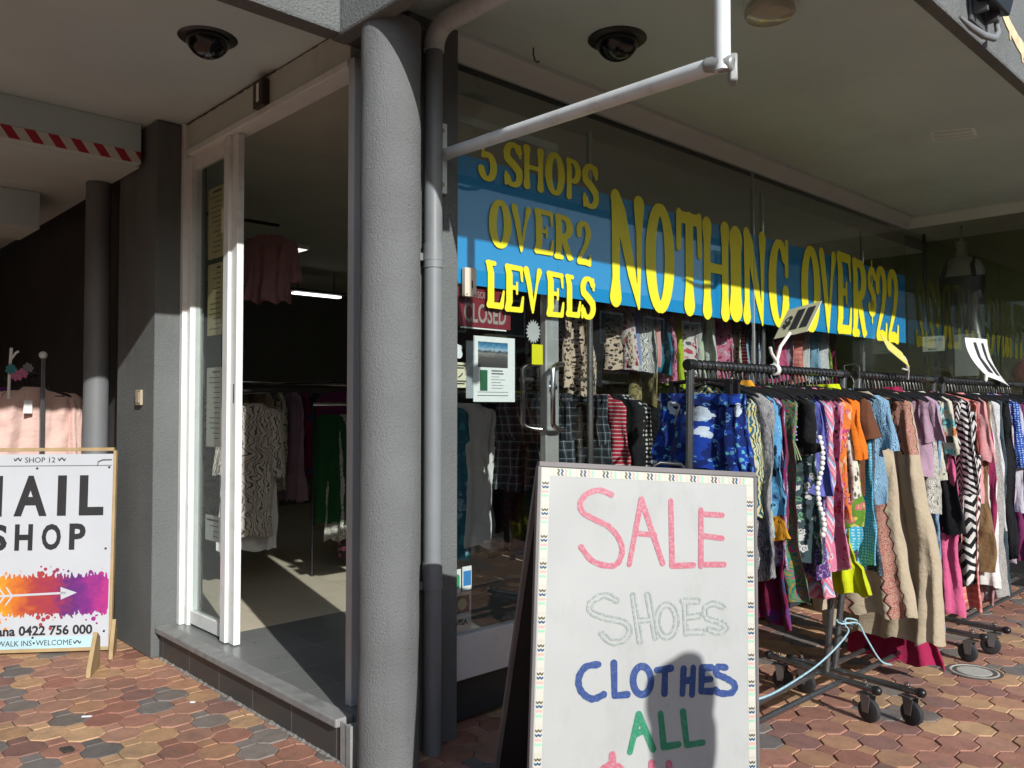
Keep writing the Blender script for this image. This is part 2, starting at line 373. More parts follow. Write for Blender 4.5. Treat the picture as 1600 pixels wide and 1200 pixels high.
GLY = {
 'N': [[(.16, .17, .16), (.17, .45, .1), (.17, 1.63, .12)], [(.16, 1.66, .13), (.3, 1.45, .15), (.62, .55, .11), (.82, .04, .03)], [(.82, .06, .03), (.83, 1.2, .085), (.83, 1.63, .155)]],
 'O': [arc(.5, .9, .34, .76, 0, 360, 36, lambda a: .09 + .085 * abs(math.cos(a)))],
 'T': [[(.5, .17, .2), (.5, .5, .14), (.5, 1.6, .14)], [(.14, 1.62, .1), (.86, 1.62, .1)], [(.12, 1.66, .1), (.1, 1.12, .085)], [(.88, 1.66, .1), (.9, 1.05, .085)]],
 'H': [_stem(.17), _stem(.83), [(.2, .92, .085), (.8, .92, .085)]],
 'I': [[(.5, .2, .3), (.5, .5, .24), (.5, 1.3, .24), (.5, 1.6, .3)]],
 'G': [arc(.5, .9, .33, .76, 45, 330, 30, lambda a: .07 + .1 * abs(math.cos(a))), [(.84, 1.7, .07), (.83, 1.1, .08)], [(.78, .74, .15), (.82, .3, .1), (.84, .12, .07)]],
 'V': [[(.15, 1.62, .15), (.28, 1.2, .13), (.5, .08, .05)], [(.86, 1.62, .14), (.74, 1.2, .07), (.5, .08, .05)], [(.3, 1.15, .13), (.5, .2, .09)]],
 'E': [[(.2, .12, .12), (.3, .4, .15), (.3, 1.4, .15), (.2, 1.68, .12)], [(.2, 1.69, .1), (.86, 1.67, .1)], [(.86, 1.68, .08), (.9, 1.22, .05)], [(.3, .93, .08), (.64, .93, .08)], [(.66, 1.12, .05), (.66, .72, .05)], [(.2, .11, .1), (.86, .12, .1)], [(.87, .12, .09), (.95, .6, .05)]],
 'R': [[(.2, .12, .12), (.27, .45, .15), (.27, 1.4, .15), (.2, 1.68, .12)], [(.2, 1.68, .11)] + arc(.5, 1.3, .32, .37, 90, -90, 14, lambda a: .09 + .08 * abs(math.cos(a))) + [(.35, .92, .08)], [(.48, .92, .13), (.66, .5, .15), (.82, .14, .13), (.95, .12, .06)], [(.12, .1, .09), (.42, .1, .09)]],
 'P': [[(.25, .17, .17), (.27, .45, .15), (.27, 1.4, .15), (.2, 1.68, .12)], [(.2, 1.68, .11)] + arc(.5, 1.25, .33, .42, 90, -90, 14, lambda a: .09 + .09 * abs(math.cos(a))) + [(.35, .82, .08)]],
 'L': [[(.2, 1.66, .14), (.3, 1.3, .16), (.3, .3, .16), (.2, .12, .12)], [(.2, .12, .11), (.82, .12, .12)], [(.84, .12, .11), (.95, .68, .05)], [(.12, 1.69, .09), (.48, 1.69, .09)]],
 'S': [arc(.5, 1.3, .3, .38, 25, 180, 14, lambda a: .09 + .06 * abs(math.cos(a))) + [(.24, 1.1, .16), (.5, .92, .17), (.76, .7, .17)] + arc(.5, .5, .3, .38, 0, -160, 14, lambda a: .09 + .06 * abs(math.cos(a))), [(.8, 1.68, .06), (.82, 1.25, .06)], [(.17, .55, .06), (.16, .1, .06)]],
 '2': [[(.22, 1.25, .15)] + arc(.5, 1.32, .3, .38, 160, -20, 16, lambda a: .09 + .08 * abs(math.cos(a))) + [(.66, .85, .13), (.4, .5, .1), (.2, .22, .09)], [(.2, .15, .12), (.6, .17, .13), (.86, .12, .12)], [(.88, .1, .1), (.93, .42, .06)]],
 '5': [[(.25, 1.68, .1), (.85, 1.66, .11)], [(.27, 1.66, .09), (.24, .98, .07)], [(.24, 1.0, .08)] + arc(.48, .62, .33, .46, 110, -160, 20, lambda a: .09 + .09 * abs(math.cos(a))), [(.2, .35, .14), (.2, .34, .14)]],
 '$': [arc(.5, 1.22, .3, .3, 25, 180, 14, lambda a: .08 + .05 * abs(math.cos(a))) + [(.24, 1.06, .14), (.5, .92, .15), (.76, .74, .15)] + arc(.5, .58, .3, .3, 0, -160, 14, lambda a: .08 + .05 * abs(math.cos(a))), [(.5, .04, .05), (.5, 1.76, .05)]],
}
def glyph(mb, ch, O, ex, ey, x0, x1, y0, y1, thick, off):
    loops = stroke_shape(GLY[ch], .028)
    xs = [p[0] for L in loops for p in L]; ys = [p[1] for L in loops for p in L]; ax, bx, ay, by = min(xs), max(xs), min(ys), max(ys)
    loops = [[(x0 + (x - ax) / (bx - ax) * (x1 - x0), y0 + (y - ay) / (by - ay) * (y1 - y0)) for x, y in L] for L in loops]
    V, F = fill_loops(loops, thick); place2d(mb, V, F, O, ex, ey, off)
# ================================================================ the setting: ground, paving, floors
mort = M('mortar', (.10, .085, .07), .95, var=.3, vs=30, bump=.5, bs=200)
g = MB(); g.v = [Vector(p) for p in ((-120, -120, -.02), (120, -120, -.02), (120, 120, -.02), (-120, 120, -.02))]; g.face((0, 1, 2, 3))
struct(obj('ground', g, tilemat('far_paving', (.3, .18, .12), (.16, .13, .1), .2, .2, .006, .8)))
def paver_material():
    m, nt, b = newmat('clay_paver')
    at = nt.nodes.new('ShaderNodeAttribute'); at.attribute_name = 'paver_colour'
    tc = nt.nodes.new('ShaderNodeTexCoord')
    n1 = N(nt, 'ShaderNodeTexNoise'); n1.inputs['Scale'].default_value = 14; n1.inputs['Detail'].default_value = 8; n1.inputs['Roughness'].default_value = .7; nt.links.new(tc.outputs['Object'], n1.inputs['Vector'])
    n2 = N(nt, 'ShaderNodeTexNoise'); n2.inputs['Scale'].default_value = 260; n2.inputs['Detail'].default_value = 3; nt.links.new(tc.outputs['Object'], n2.inputs['Vector'])
    n3 = N(nt, 'ShaderNodeTexNoise'); n3.inputs['Scale'].default_value = 2.1; n3.inputs['Detail'].default_value = 9; n3.inputs['Roughness'].default_value = .75; nt.links.new(tc.outputs['Object'], n3.inputs['Vector'])
    c = mixc(nt, .8, at.outputs['Color'], ramp(nt, n1.outputs[0], [(.25, (.62, .62, .64)), (.55, (1, 1, 1)), (.8, (1.15, 1.1, 1.05))]), 'MULTIPLY')
    c = mixc(nt, .45, c, ramp(nt, n2.outputs[0], [(.35, (.55, .55, .55)), (.6, (1.1, 1.1, 1.1))]), 'MULTIPLY')
    c = mixc(nt, math_(nt, 'MULTIPLY', ramp(nt, n3.outputs[0], [(.5, (0, 0, 0)), (.7, (1, 1, 1))]), .55), c, (.12, .105, .09))
    nt.links.new(c, b.inputs['Base Color']); b.inputs['Roughness'].default_value = .85; b.inputs['Specular IOR Level'].default_value = .25
    bp = nt.nodes.new('ShaderNodeBump'); bp.inputs['Distance'].default_value = .0025; bp.inputs['Strength'].default_value = .7
    nt.links.new(math_(nt, 'ADD', n2.outputs[0], math_(nt, 'MULTIPLY', n1.outputs[0], 1.5)), bp.inputs['Height']); nt.links.new(bp.outputs[0], b.inputs['Normal'])
    return m
def build_paving():
    s = .073; r = .077; a = r + s / 2            # octagon with a square tail
    pal = [(.60, .38, .215), (.56, .34, .19), (.43, .215, .15), (.37, .175, .125), (.44, .24, .17), (.25, .215, .19), (.21, .19, .175), (.52, .29, .175), (.31, .17, .14), (.41, .205, .15), (.45, .25, .175)]
    V = []; Fc = []; cols = []
    def poly(P, c, z, tx, ty):
        cx = sum(p[0] for p in P) / len(P); cy = sum(p[1] for p in P) / len(P); st = len(V); n = len(P)
        for ins, dz in ((.0055, 0), (.0018, -.006)):
            for x, y in P:
                L = math.hypot(x - cx, y - cy); k = 1 - ins * 1.1 / L; X, Y = cx + (x - cx) * k, cy + (y - cy) * k
                V.append((X + rng.uniform(-.002, .002), Y + rng.uniform(-.002, .002), z + dz + (X - cx) * tx + (Y - cy) * ty))
        Fc.append([st + i for i in range(n)]); cols.append(c)
        for i in range(n): j = (i + 1) % n; Fc.append([st + i, st + n + i, st + n + j, st + j]); cols.append([min(1, x * 1.04) for x in c])  # chamfer colour raised slightly, painting in the sun that the edges catch
    q = s / 2; oct_ = [(q, r), (r, q), (r, -q), (q, -r), (-q, -r), (-r, -q), (-r, q), (-q, r)]; oct_ = oct_[::-1]
    sq = [(-q, -q), (q, -q), (q, q), (-q, q)]
    for i in range(int(-2.2 / a), int(9.5 / a)):
        for j in range(int(-.8 / a), int(8.2 / a)):
            if (i + j) % 2: continue
            x, y = i * a, j * a
            if x > 1.9 and y > 2.9 or x > 7.6 and y > 1.4: continue
            p = pal[rng.randint(len(pal))]; k = rng.uniform(.85, 1.12); c = [min(1, v * k) for v in p] + [1]
            tx, ty = rng.uniform(-.006, .006, 2); z = rng.uniform(-.0018, .0018)
            poly([(x + u, y + v) for u, v in oct_], c, z, tx, ty)
            poly([(x + u, y + a + v) for u, v in sq], c, z - .0004, tx, ty)
    me = bpy.data.meshes.new('brick_paving'); me.from_pydata(V, [], Fc)
    at = me.attributes.new('paver_colour', 'FLOAT_COLOR', 'FACE'); at.data.foreach_set('color', np.array(cols, dtype=np.float32).ravel())
    me.materials.append(paver_material()); o = bpy.data.objects.new('brick_paving', me); COL.objects.link(o); struct(o)
build_paving()
b = MB(); b.v = [Vector(p) for p in ((-2.4, -1, -.0075), (9.6, -1, -.0075), (9.6, 8.4, -.0075), (-2.4, 8.4, -.0075))]; b.face((0, 1, 2, 3)); struct(obj('joint_sand', b, mort))
FZ = .17
b = MB(); b.box(1.835, 2.78, 0, 2.0, 4.735, FZ - .001); b.box(2.0, 2.93, 0, 7.4, 4.33, FZ)
struct(obj('entry_floor', b, tilemat('dark_tile', (.19, .20, .195), (.34, .34, .31), .45, .3, .004, .3, off=(.02, .07))))
b = MB(); b.box(1.96, 4.332, 0, 8.5, 9.6, FZ); b.box(7.402, .9, 0, 8.5, 4.33, FZ)
struct(obj('shop_floor', b, tilemat('beige_tile', (.70, .63, .49), (.45, .39, .30), .4, .4, .004, .35, off=(.1, .1))))

# ================================================================ the shop building and its parts
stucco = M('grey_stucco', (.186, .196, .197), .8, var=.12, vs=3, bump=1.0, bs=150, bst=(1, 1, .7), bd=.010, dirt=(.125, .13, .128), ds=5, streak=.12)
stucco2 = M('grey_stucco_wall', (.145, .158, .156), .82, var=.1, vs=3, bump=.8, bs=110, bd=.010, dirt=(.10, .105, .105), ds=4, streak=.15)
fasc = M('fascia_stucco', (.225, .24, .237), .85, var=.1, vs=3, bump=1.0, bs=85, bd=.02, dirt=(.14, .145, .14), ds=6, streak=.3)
ceilm = M('soffit_paint', (.57, .70, .71), .8, var=.08, vs=1.2, dirt=(.47, .57, .56), ds=.8, bump=.15, bs=30)
white = M('white_paint', (.80, .835, .82), .35, var=.04, vs=6, dirt=(.6, .58, .53), ds=7)
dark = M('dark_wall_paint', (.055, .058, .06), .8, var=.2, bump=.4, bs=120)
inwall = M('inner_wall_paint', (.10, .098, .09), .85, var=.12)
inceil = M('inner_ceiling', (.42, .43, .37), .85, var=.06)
green = M('olive_wall_paint', (.13, .16, .055), .7, var=.1, vs=1.5)
SH = thing('shop_building', 'grey rendered shop building with glazed front under a flat canopy', 'building', (4, 6, 0))
b = MB(); b.box(1.80, 1.23, 3.03, 9.6, 2.99, 3.13)
obj('canopy_soffit', b, ceilm, SH)
b = MB(); b.box(-3.5, 2.90, 3.032, 1.9, 4.98, 3.13); obj('entrance_soffit', b, ceilm, SH)
b = MB(); b.box(1.735, 1.17, 2.98, 9.6, 1.228, 3.75); obj('front_fascia', b, fasc, SH, bevel=.012)
b = MB(); b.box(1.737, 1.231, 2.88, 1.812, 2.90, 3.75); obj('end_fascia', b, fasc, SH, bevel=.012)
b = MB(); b.box(-3.5, 2.81, 2.88, 1.734, 2.902, 3.75); obj('side_fascia', b, fasc, SH, bevel=.012)
b = MB(); b.box(1.814, 2.735, 2.93, 2.264, 2.98, 3.029); obj('corner_beam', b, M('beam_paint', (.09, .095, .1), .8, bump=.5), SH)
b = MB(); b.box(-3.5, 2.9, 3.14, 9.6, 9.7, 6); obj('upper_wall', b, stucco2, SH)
# cornice under the right soffit: a stepped, coved strip
prof = [(0, 0), (0, -.09), (-.02, -.09), (-.03, -.075), (-.05, -.05), (-.075, -.03), (-.09, -.02), (-.09, 0)]
b = MB(); b.prism([(p[0], p[1]) for p in prof], (2.26, 2.81, 3.029), (0, 1, 0), (0, 0, 1), (5.13, 0, 0))
b.prism([(p[0], p[1]) for p in prof], (7.389, 2.81, 3.029), (1, 0, 0), (0, 0, 1), (0, -1.55, 0)); obj('cornice', b, M('cornice_paint', (.62, .70, .70), .6, var=.04), SH, smooth=True, sharp=.4)
b = MB(); b.box(-3.5, 4.9, 2.80, 1.70, 4.978, 3.031); obj('arcade_bulkhead', b, ceilm, SH, bevel=.003)
b = MB(); b.box(-3.5, 4.98, 2.80, 1.72, 9.6, 2.9); obj('arcade_soffit', b, ceilm, SH)
b = MB(); b.box(-3.5, 6.0, 2.56, 1.45, 6.5, 2.798); obj('arcade_duct_box', b, ceilm, SH, bevel=.004)
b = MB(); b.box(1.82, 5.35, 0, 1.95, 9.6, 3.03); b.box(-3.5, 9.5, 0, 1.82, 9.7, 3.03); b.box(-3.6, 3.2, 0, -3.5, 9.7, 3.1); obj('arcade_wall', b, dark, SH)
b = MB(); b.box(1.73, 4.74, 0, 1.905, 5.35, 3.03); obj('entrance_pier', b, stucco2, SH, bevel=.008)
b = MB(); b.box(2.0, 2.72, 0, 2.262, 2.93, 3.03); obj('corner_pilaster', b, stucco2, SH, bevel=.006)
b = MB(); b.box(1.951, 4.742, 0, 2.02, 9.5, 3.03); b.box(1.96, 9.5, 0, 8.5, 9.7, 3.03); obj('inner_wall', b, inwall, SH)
b = MB(); b.box(8.3, .9, 0, 8.42, 9.5, 3.03); b.box(7.39, .8, 0, 8.42, .9, 3.03); obj('olive_wall', b, green, SH)
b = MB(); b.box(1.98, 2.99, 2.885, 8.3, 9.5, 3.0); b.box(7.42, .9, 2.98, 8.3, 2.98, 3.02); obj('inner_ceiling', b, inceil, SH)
b = MB(); b.box(2.262, 2.83, .02, 7.395, 2.93, .205); b.box(7.35, .9, 0, 7.395, 2.82, .205); obj('window_plinth', b, M('plinth_paint', (.03, .032, .035), .6), SH)
# doorway header and reveal strips
b = MB(); b.box(1.885, 2.982, 2.87, 1.96, 4.74, 3.03); obj('doorway_header', b, M('header_paint', (.58, .62, .56), .6, var=.06, dirt=(.45, .46, .40), ds=3), SH, bevel=.004)
b = MB(); b.box(1.87, 2.982, 2.835, 1.975, 4.66, 2.868); obj('door_track', b, white, SH, bevel=.003)

b = MB(); b.box(-3.5, 2.904, 3.022, 1.884, 3.62, 3.0315); obj('soffit_panel', b, ceilm, SH, bevel=.003)
b = MB()
for k in range(40): y = 2.99 + k * .0435; b.obox((1.8835, y + .022, 3.0215 + rng.uniform(-.001, .002)), (rng.uniform(-.05, .05), 1, rng.uniform(-.06, .06)), (1, 0, 0), (0, 0, 1), .023, .0015, rng.uniform(.002, .005))
obj('ceiling_crack', b, M('crack_shadow', (.08, .07, .055), .9), SH)
# the step in front of the doorway
ST = thing('entry_step', 'low dark tiled step with a worn pale nosing at the doorway', 'step', (1.8, 3.7, 0))
b = MB(); b.box(1.775, 2.80, 0, 1.834, 4.738, FZ - .022)
obj('riser', b, tilemat('riser_tile', (.058, .060, .060), (.25, .24, .22), 50, .36, .004, .45, 'XY', off=(0, .1)), ST)
b = MB(); b.box(1.748, 2.845, FZ - .03, 1.832, 4.738, FZ + .006)
obj('nosing', b, M('nosing_paint', (.27, .275, .27), .6, var=.18, vs=9, dirt=(.1, .1, .1), ds=10, bump=.5, bs=90), ST, bevel=.007)
b = MB(); b.box(1.765, 2.765, 0, 2.0, 2.80, FZ - .004); b.box(1.768, 2.80, 0, 1.7745, 2.845, FZ - .004)
obj('end_block', b, M('bare_render', (.26, .27, .265), .8, var=.15, bump=.6, bs=80, dirt=(.14, .14, .14), ds=9), ST, bevel=.004)
b = MB()
n = 120
for k in range(n + 1):
    y = 2.78 + k * 1.95 / n; w = .004 + abs(rng.normal(0, .006)); b.v += [Vector((1.776, y, .0008)), Vector((1.776, y, .004 + w * .6)), Vector((1.773 - w, y + rng.uniform(-.004, .004), .0008))]
for k in range(n):
    i = 3 * k; b.face((i + 1, i + 2, i + 5, i + 4)); b.face((i, i + 1, i + 4, i + 3)); b.face((i + 2, i, i + 3, i + 5))
obj('mortar_bead', b, M('old_mortar', (.24, .23, .21), .9, var=.35, vs=30, bump=.5), ST)

# round column
P = MB(); prof = []
for k in range(70):
    z = k * 2.90 / 69; prof.append((.117 + .0012 * math.sin(z * 9) + .001 * math.sin(z * 23 + 1), z))
P.lathe(prof, (1.868, 2.66, 0), 64)
tag(obj('round_column', P, stucco, None, (1.868, 2.66, 0), smooth=True, sharp=1.2), 'round grey column in thick rough render at the step corner', 'column')

# rainwater pipe beside the column
DP = thing('downpipe', 'straight grey rainwater pipe with a white elbow beside the round column', 'pipe', (2.09, 2.672, 0))
gp = M('pipe_grey', (.205, .222, .232), .45, var=.06, vs=8, dirt=(.13, .135, .135), ds=9, streak=.1)
b = MB(); b.tube([(2.09, 2.672, 0), (2.09, 2.672, 2.90)], .037, 28); obj('pipe', b, gp, DP, smooth=True)
for z in (2.02, .72): b = MB(); b.lathe([(.0372, -.05), (.0405, -.05), (.0405, .05), (.0372, .05)], (2.09, 2.672, z), 28); obj('collar', b, gp, DP, smooth=True)
for z in (2.0, .66):
    b = MB(); b.box(1.99, 2.69, z, 2.06, 2.719, z + .03); b.lathe([(.038, 0), (.042, 0), (.042, .03), (.038, .03)], (2.09, 2.672, z), 24); obj('bracket', b, gp, DP, smooth=True)
pts = [(2.09, 2.672, 2.87)] + [(2.09, 2.672 - .09 * (1 - math.cos(t)), 2.88 + .09 * math.sin(t)) for t in np.linspace(0, 1.57, 9)] + [(2.09, 1.3, 2.975)]
b = MB(); b.tube(pts, .0425, 26); obj('elbow', b, M('pipe_white', (.66, .72, .72), .4, var=.05, dirt=(.5, .48, .45), ds=6), DP, smooth=True)

# dark pipe in the arcade
b = MB(); b.tube([(1.655, 5.5, 0), (1.655, 5.5, 2.8)], .072, 28)
tag(obj('waste_pipe', b, M('pipe_dark', (.16, .17, .175), .5), None, (1.655, 5.5, 0), smooth=True), 'thick dark pipe standing behind the pier in the arcade', 'pipe')

# hazard tape on the bulkhead
m, nt, bb = newmat('hazard_tape'); tc = nt.nodes.new('ShaderNodeTexCoord'); sp = nt.nodes.new('ShaderNodeSeparateXYZ'); nt.links.new(tc.outputs['Object'], sp.inputs[0])
f = math_(nt, 'FRACT', math_(nt, 'MULTIPLY', math_(nt, 'ADD', math_(nt, 'ADD', sp.outputs[0], math_(nt, 'MULTIPLY', sp.outputs[2], .7)), 20), 8.9))
nt.links.new(ramp(nt, f, [(0, (.45, .02, .04)), (.48, (.7, .68, .62))], True), bb.inputs['Base Color']); bb.inputs['Roughness'].default_value = .45
b = MB(); b.box(-3.2, 4.8965, 2.803, 1.698, 4.8995, 2.868)
tag(obj('hazard_tape', b, m, None, (0, 4.898, 2.835)), 'red and white striped warning tape along the low bulkhead edge', 'tape')

# ---------------------------------------------------------------- doorway frame, side glass, door leaf
DW = thing('doorway_frame', 'white painted doorway frame between the pier and the round column', 'door frame', (1.93, 3.8, FZ))
b = MB(); b.box(1.868, 4.70, FZ, 1.95, 4.739, 3.03); b.box(1.895, 4.655, FZ, 1.955, 4.699, 2.835); obj('jamb', b, white, DW, bevel=.003)
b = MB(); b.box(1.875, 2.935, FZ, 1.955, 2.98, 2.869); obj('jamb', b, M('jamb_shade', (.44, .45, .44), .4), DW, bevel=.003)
SL = thing('sliding_door', 'open white framed glass door slid back against the entrance pier', 'door', (1.93, 4.4, FZ))
b = MB(); b.box(1.91, 4.21, FZ + .012, 1.945, 4.654, FZ + .085); obj('bottom_rail', b, white, SL, bevel=.003)
b = MB(); b.box(1.91, 4.21, 2.76, 1.945, 4.654, 2.834); obj('top_rail', b, white, SL, bevel=.003)
b = MB(); b.box(1.888, 4.155, FZ + .006, 1.948, 4.215, 2.834); obj('stile', b, white, SL, bevel=.003)
b = MB(); b.box(1.905, 4.085, FZ + .004, 1.942, 4.152, 2.834); obj('stile', b, white, SL, bevel=.003)
b = MB(); b.box(1.9035, 4.106, 1.42, 1.906, 4.114, 1.52); obj('lock_slot', b, M('black_hole', (.01, .01, .01), .5), SL)
b = MB(); b.box(1.925, 4.216, FZ + .086, 1.931, 4.654, 2.759); obj('glass', b, glassmat('door_glass', (.92, .96, .95)), SL)
b = MB(); b.box(1.89, 4.22, 2.33, 1.905, 4.25, 2.46); obj('latch', b, M('cream_plastic', (.62, .55, .4), .4), SL, bevel=.003)
# papers taped inside the side glass
papm = M('old_paper', (.62, .53, .27), .8, var=.08, vs=8); pap2 = M('note_paper', (.68, .66, .56), .8, var=.06); ink = M('ink', (.03, .03, .035), .7)
for k, (z0, z1, mt, lb) in enumerate(((2.23, 2.63, papm, 'yellowed notice at the top of the door glass, above two other sheets'), (1.80, 2.20, papm, 'yellowed notice crossed by the shadow edge in the middle of the door glass'), (1.18, 1.62, pap2, 'grey lined notice on the lower half of the door glass'), (.66, .80, M('torn_paper', (.8, .8, .78), .8), 'torn white slip near the foot of the door glass'))):
    n = thing('notice_sheet', lb, 'notice', (1.96, 4.45, z0), 'notices taped inside the sliding door')
    b = MB(); b.box(1.955, 4.36, z0, 1.9565, 4.56, z1); obj('sheet', b, mt, n)
    b = MB()
    for q in range(int((z1 - z0) / .028) - 1):
        zz = z1 - .03 - q * .028; b.box(1.9535, 4.39, zz, 1.9545, 4.39 + rng.uniform(.05, .15), zz + (.010 if q == 0 else .004))
    obj('writing', b, ink, n)
# plaque with the figure 1
b = MB(); b.box(1.845, 3.70, 2.865, 1.883, 3.80, 3.0); pq = obj('number_plaque', b, M('plaque_brown', (.035, .022, .015), .5), None, (1.86, 3.75, 2.865), bevel=.004)
tag(pq, 'small dark plaque with a white figure 1 over the doorway', 'sign')
b = MB(); text(b, '1', (1.8445, 3.80, 2.865), (0, -1, 0), (0, 0, 1), .04, .025, .066, .115, .0, .002, .001); obj('figure', b, white, pq)
# switch plate on the pier
b = MB(); b.box(1.712, 4.90, 1.41, 1.729, 4.985, 1.50); sp_ = tag(obj('switch_plate', b, M('beige_plastic', (.42, .36, .26), .4), None, (1.72, 4.94, 1.41), bevel=.006), 'small beige switch box on the side of the entrance pier', 'switch')
b = MB(); b.box(1.7085, 4.915, 1.425, 1.7125, 4.97, 1.485); obj('cover', b, M('beige_plastic2', (.5, .43, .31), .35), sp_, bevel=.002)

# ---------------------------------------------------------------- front shop window
WN = thing('shop_window', 'long frameless shop window under the blue sale banner', 'window', (4.9, 2.82, .2))
gm = glassmat('window_glass', (.93, .955, .945), .045)
for x0, x1 in ((2.99, 4.852), (4.856, 7.386)):
    b = MB(); b.box(x0, 2.817, .30, x1, 2.823, 3.0); obj('pane', b, gm, WN)
alu = M('aluminium', (.62, .62, .61), .35, .6, var=.06, vs=12)
b = MB(); b.box(2.99, 2.79, .206, 7.39, 2.85, .30); obj('sill_rail', b, white, WN, bevel=.004)
b = MB(); b.box(4.8515, 2.812, .3, 4.8565, 2.828, 3.0); obj('joint', b, M('clear_silicone', (.45, .48, .47), .3), WN)
b = MB(); b.box(2.263, 2.845, 2.69, 3.025, 2.885, 2.73); obj('transom', b, alu, WN, bevel=.003)
b = MB(); b.box(2.264, 2.817, 2.731, 2.986, 2.823, 3.0); obj('transom_pane', b, gm, WN)
GD = thing('glass_door', 'closed glass side door with long pull handles beside the sale banner', 'door', (2.62, 2.82, .2))
b = MB(); b.box(2.93, 2.845, .206, 3.025, 2.885, 2.689); obj('stile', b, alu, GD, bevel=.004)
b = MB(); b.box(2.263, 2.79, .206, 2.986, 2.844, .40); obj('bottom_rail', b, M('sill_white', (.70, .72, .72), .3, var=.05, dirt=(.5, .5, .5), ds=5), GD, bevel=.005)
b = MB(); b.box(2.263, 2.817, .401, 2.986, 2.823, 2.729); obj('glass', b, gm, GD)
chrome = M('chrome', (.55, .55, .55), .16, 1, var=.05)
for P in ([(3.021, 2.816, 1.615), (2.9861, 2.8033, 1.6135), (2.9546, 2.7919, 1.6093), (2.9296, 2.7828, 1.6026), (2.9135, 2.777, 1.5943), (2.908, 2.775, 1.585), (2.908, 2.775, 1.32), (2.9135, 2.777, 1.3107), (2.9296, 2.7828, 1.3024), (2.9546, 2.7919, 1.2957), (2.9861, 2.8033, 1.2915), (3.021, 2.816, 1.29)], [(2.917, 2.862, 1.615), (2.8917, 2.8768, 1.6135), (2.8688, 2.8902, 1.6093), (2.8507, 2.9008, 1.6026), (2.839, 2.9077, 1.5943), (2.835, 2.91, 1.585), (2.835, 2.91, 1.32), (2.839, 2.9077, 1.3107), (2.8507, 2.9008, 1.3024), (2.8688, 2.8902, 1.2957), (2.8917, 2.8768, 1.2915), (2.917, 2.862, 1.29)]): 
    b = MB(); b.tube(P, .0125, 14); obj('handle', b, chrome, GD, smooth=True)
b = MB(); b.lathe([(.014, 0), (.016, .003), (.016, .03), (.01, .034)], (2.966, 2.844, 1.50), 16, (0, -1, 0)); b.box(2.952, 2.840, 1.475, 2.98, 2.8445, 1.53); obj('lock', b, chrome, GD, smooth=True)
# return window round the corner
RW = thing('return_window', 'side shop window at the right, at a right angle to the banner', 'window', (7.39, 1.9, .2))
b = MB(); b.box(7.387, .95, .30, 7.393, 2.814, 3.0); obj('pane', b, gm, RW)
b = MB(); b.box(7.36, .95, .206, 7.42, 2.788, .30); obj('sill_rail', b, white, RW, bevel=.004)

# ---------------------------------------------------------------- the banner and its letters
BN = thing('sale_banner', 'long blue banner with fat yellow sale lettering in the shop window', 'banner', (4.85, 2.83, 1.95))
m, nt, bb = newmat('banner_vinyl'); tc = nt.nodes.new('ShaderNodeTexCoord'); nz = N(nt, 'ShaderNodeTexNoise'); nz.inputs['Scale'].default_value = 3; nt.links.new(tc.outputs['Object'], nz.inputs['Vector'])
nt.links.new(mixc(nt, nz.outputs[0], (.010, .27, .62), (.014, .31, .68)), bb.inputs['Base Color']); bb.inputs['Roughness'].default_value = .4
b = MB(); b.box(2.264, 2.8232, 1.952, 7.372, 2.8252, 2.535); obj('vinyl', b, m, BN)
yel = M('letter_yellow', (.74, .68, .03), .4, var=.03)
LT = [('5', 2.458, 2.576, 2.439, 2.65), ('S', 2.617, 2.743, 2.442, 2.656), ('H', 2.747, 2.888, 2.449, 2.668), ('O', 2.897, 3.04, 2.454, 2.669), ('P', 3.05, 3.161, 2.452, 2.666), ('S', 3.171, 3.302, 2.431, 2.666),
 ('O', 2.525, 2.667, 2.139, 2.367), ('V', 2.667, 2.799, 2.139, 2.366), ('E', 2.821, 2.96, 2.146, 2.371), ('R', 2.96, 3.102, 2.138, 2.368), ('2', 3.126, 3.24, 2.127, 2.359),
 ('L', 2.505, 2.625, 1.855, 2.078), ('E', 2.625, 2.751, 1.847, 2.075), ('V', 2.747, 2.873, 1.851, 2.077), ('E', 2.905, 3.034, 1.844, 2.073), ('L', 3.039, 3.159, 1.854, 2.072), ('S', 3.154, 3.274, 1.852, 2.075),
 ('N', 3.39, 3.689, 1.935, 2.573), ('O', 3.7, 3.973, 1.934, 2.561), ('T', 3.992, 4.256, 1.938, 2.568), ('H', 4.262, 4.562, 1.932, 2.563), ('I', 4.561, 4.713, 1.94, 2.554), ('N', 4.72, 5.01, 1.935, 2.568), ('G', 5.043, 5.321, 1.935, 2.558),
 ('O', 5.495, 5.786, 1.938, 2.563), ('V', 5.768, 6.043, 1.948, 2.573), ('E', 6.054, 6.306, 1.952, 2.587), ('R', 6.308, 6.575, 1.946, 2.573), ('$', 6.597, 6.755, 2.069, 2.589), ('2', 6.745, 6.967, 1.93, 2.558), ('2', 6.979, 7.204, 1.93, 2.559)]
for nm, rows in (('small_lettering', LT[:17]), ('large_lettering', LT[17:])):
    b = MB()
    for ch, x0, x1, z0, z1 in rows: glyph(b, ch, (0, 2.8165, 0), (1, 0, 0), (0, 0, 1), x0, x1, z0, z1, .0012, .001)
    obj(nm, b, yel, BN)
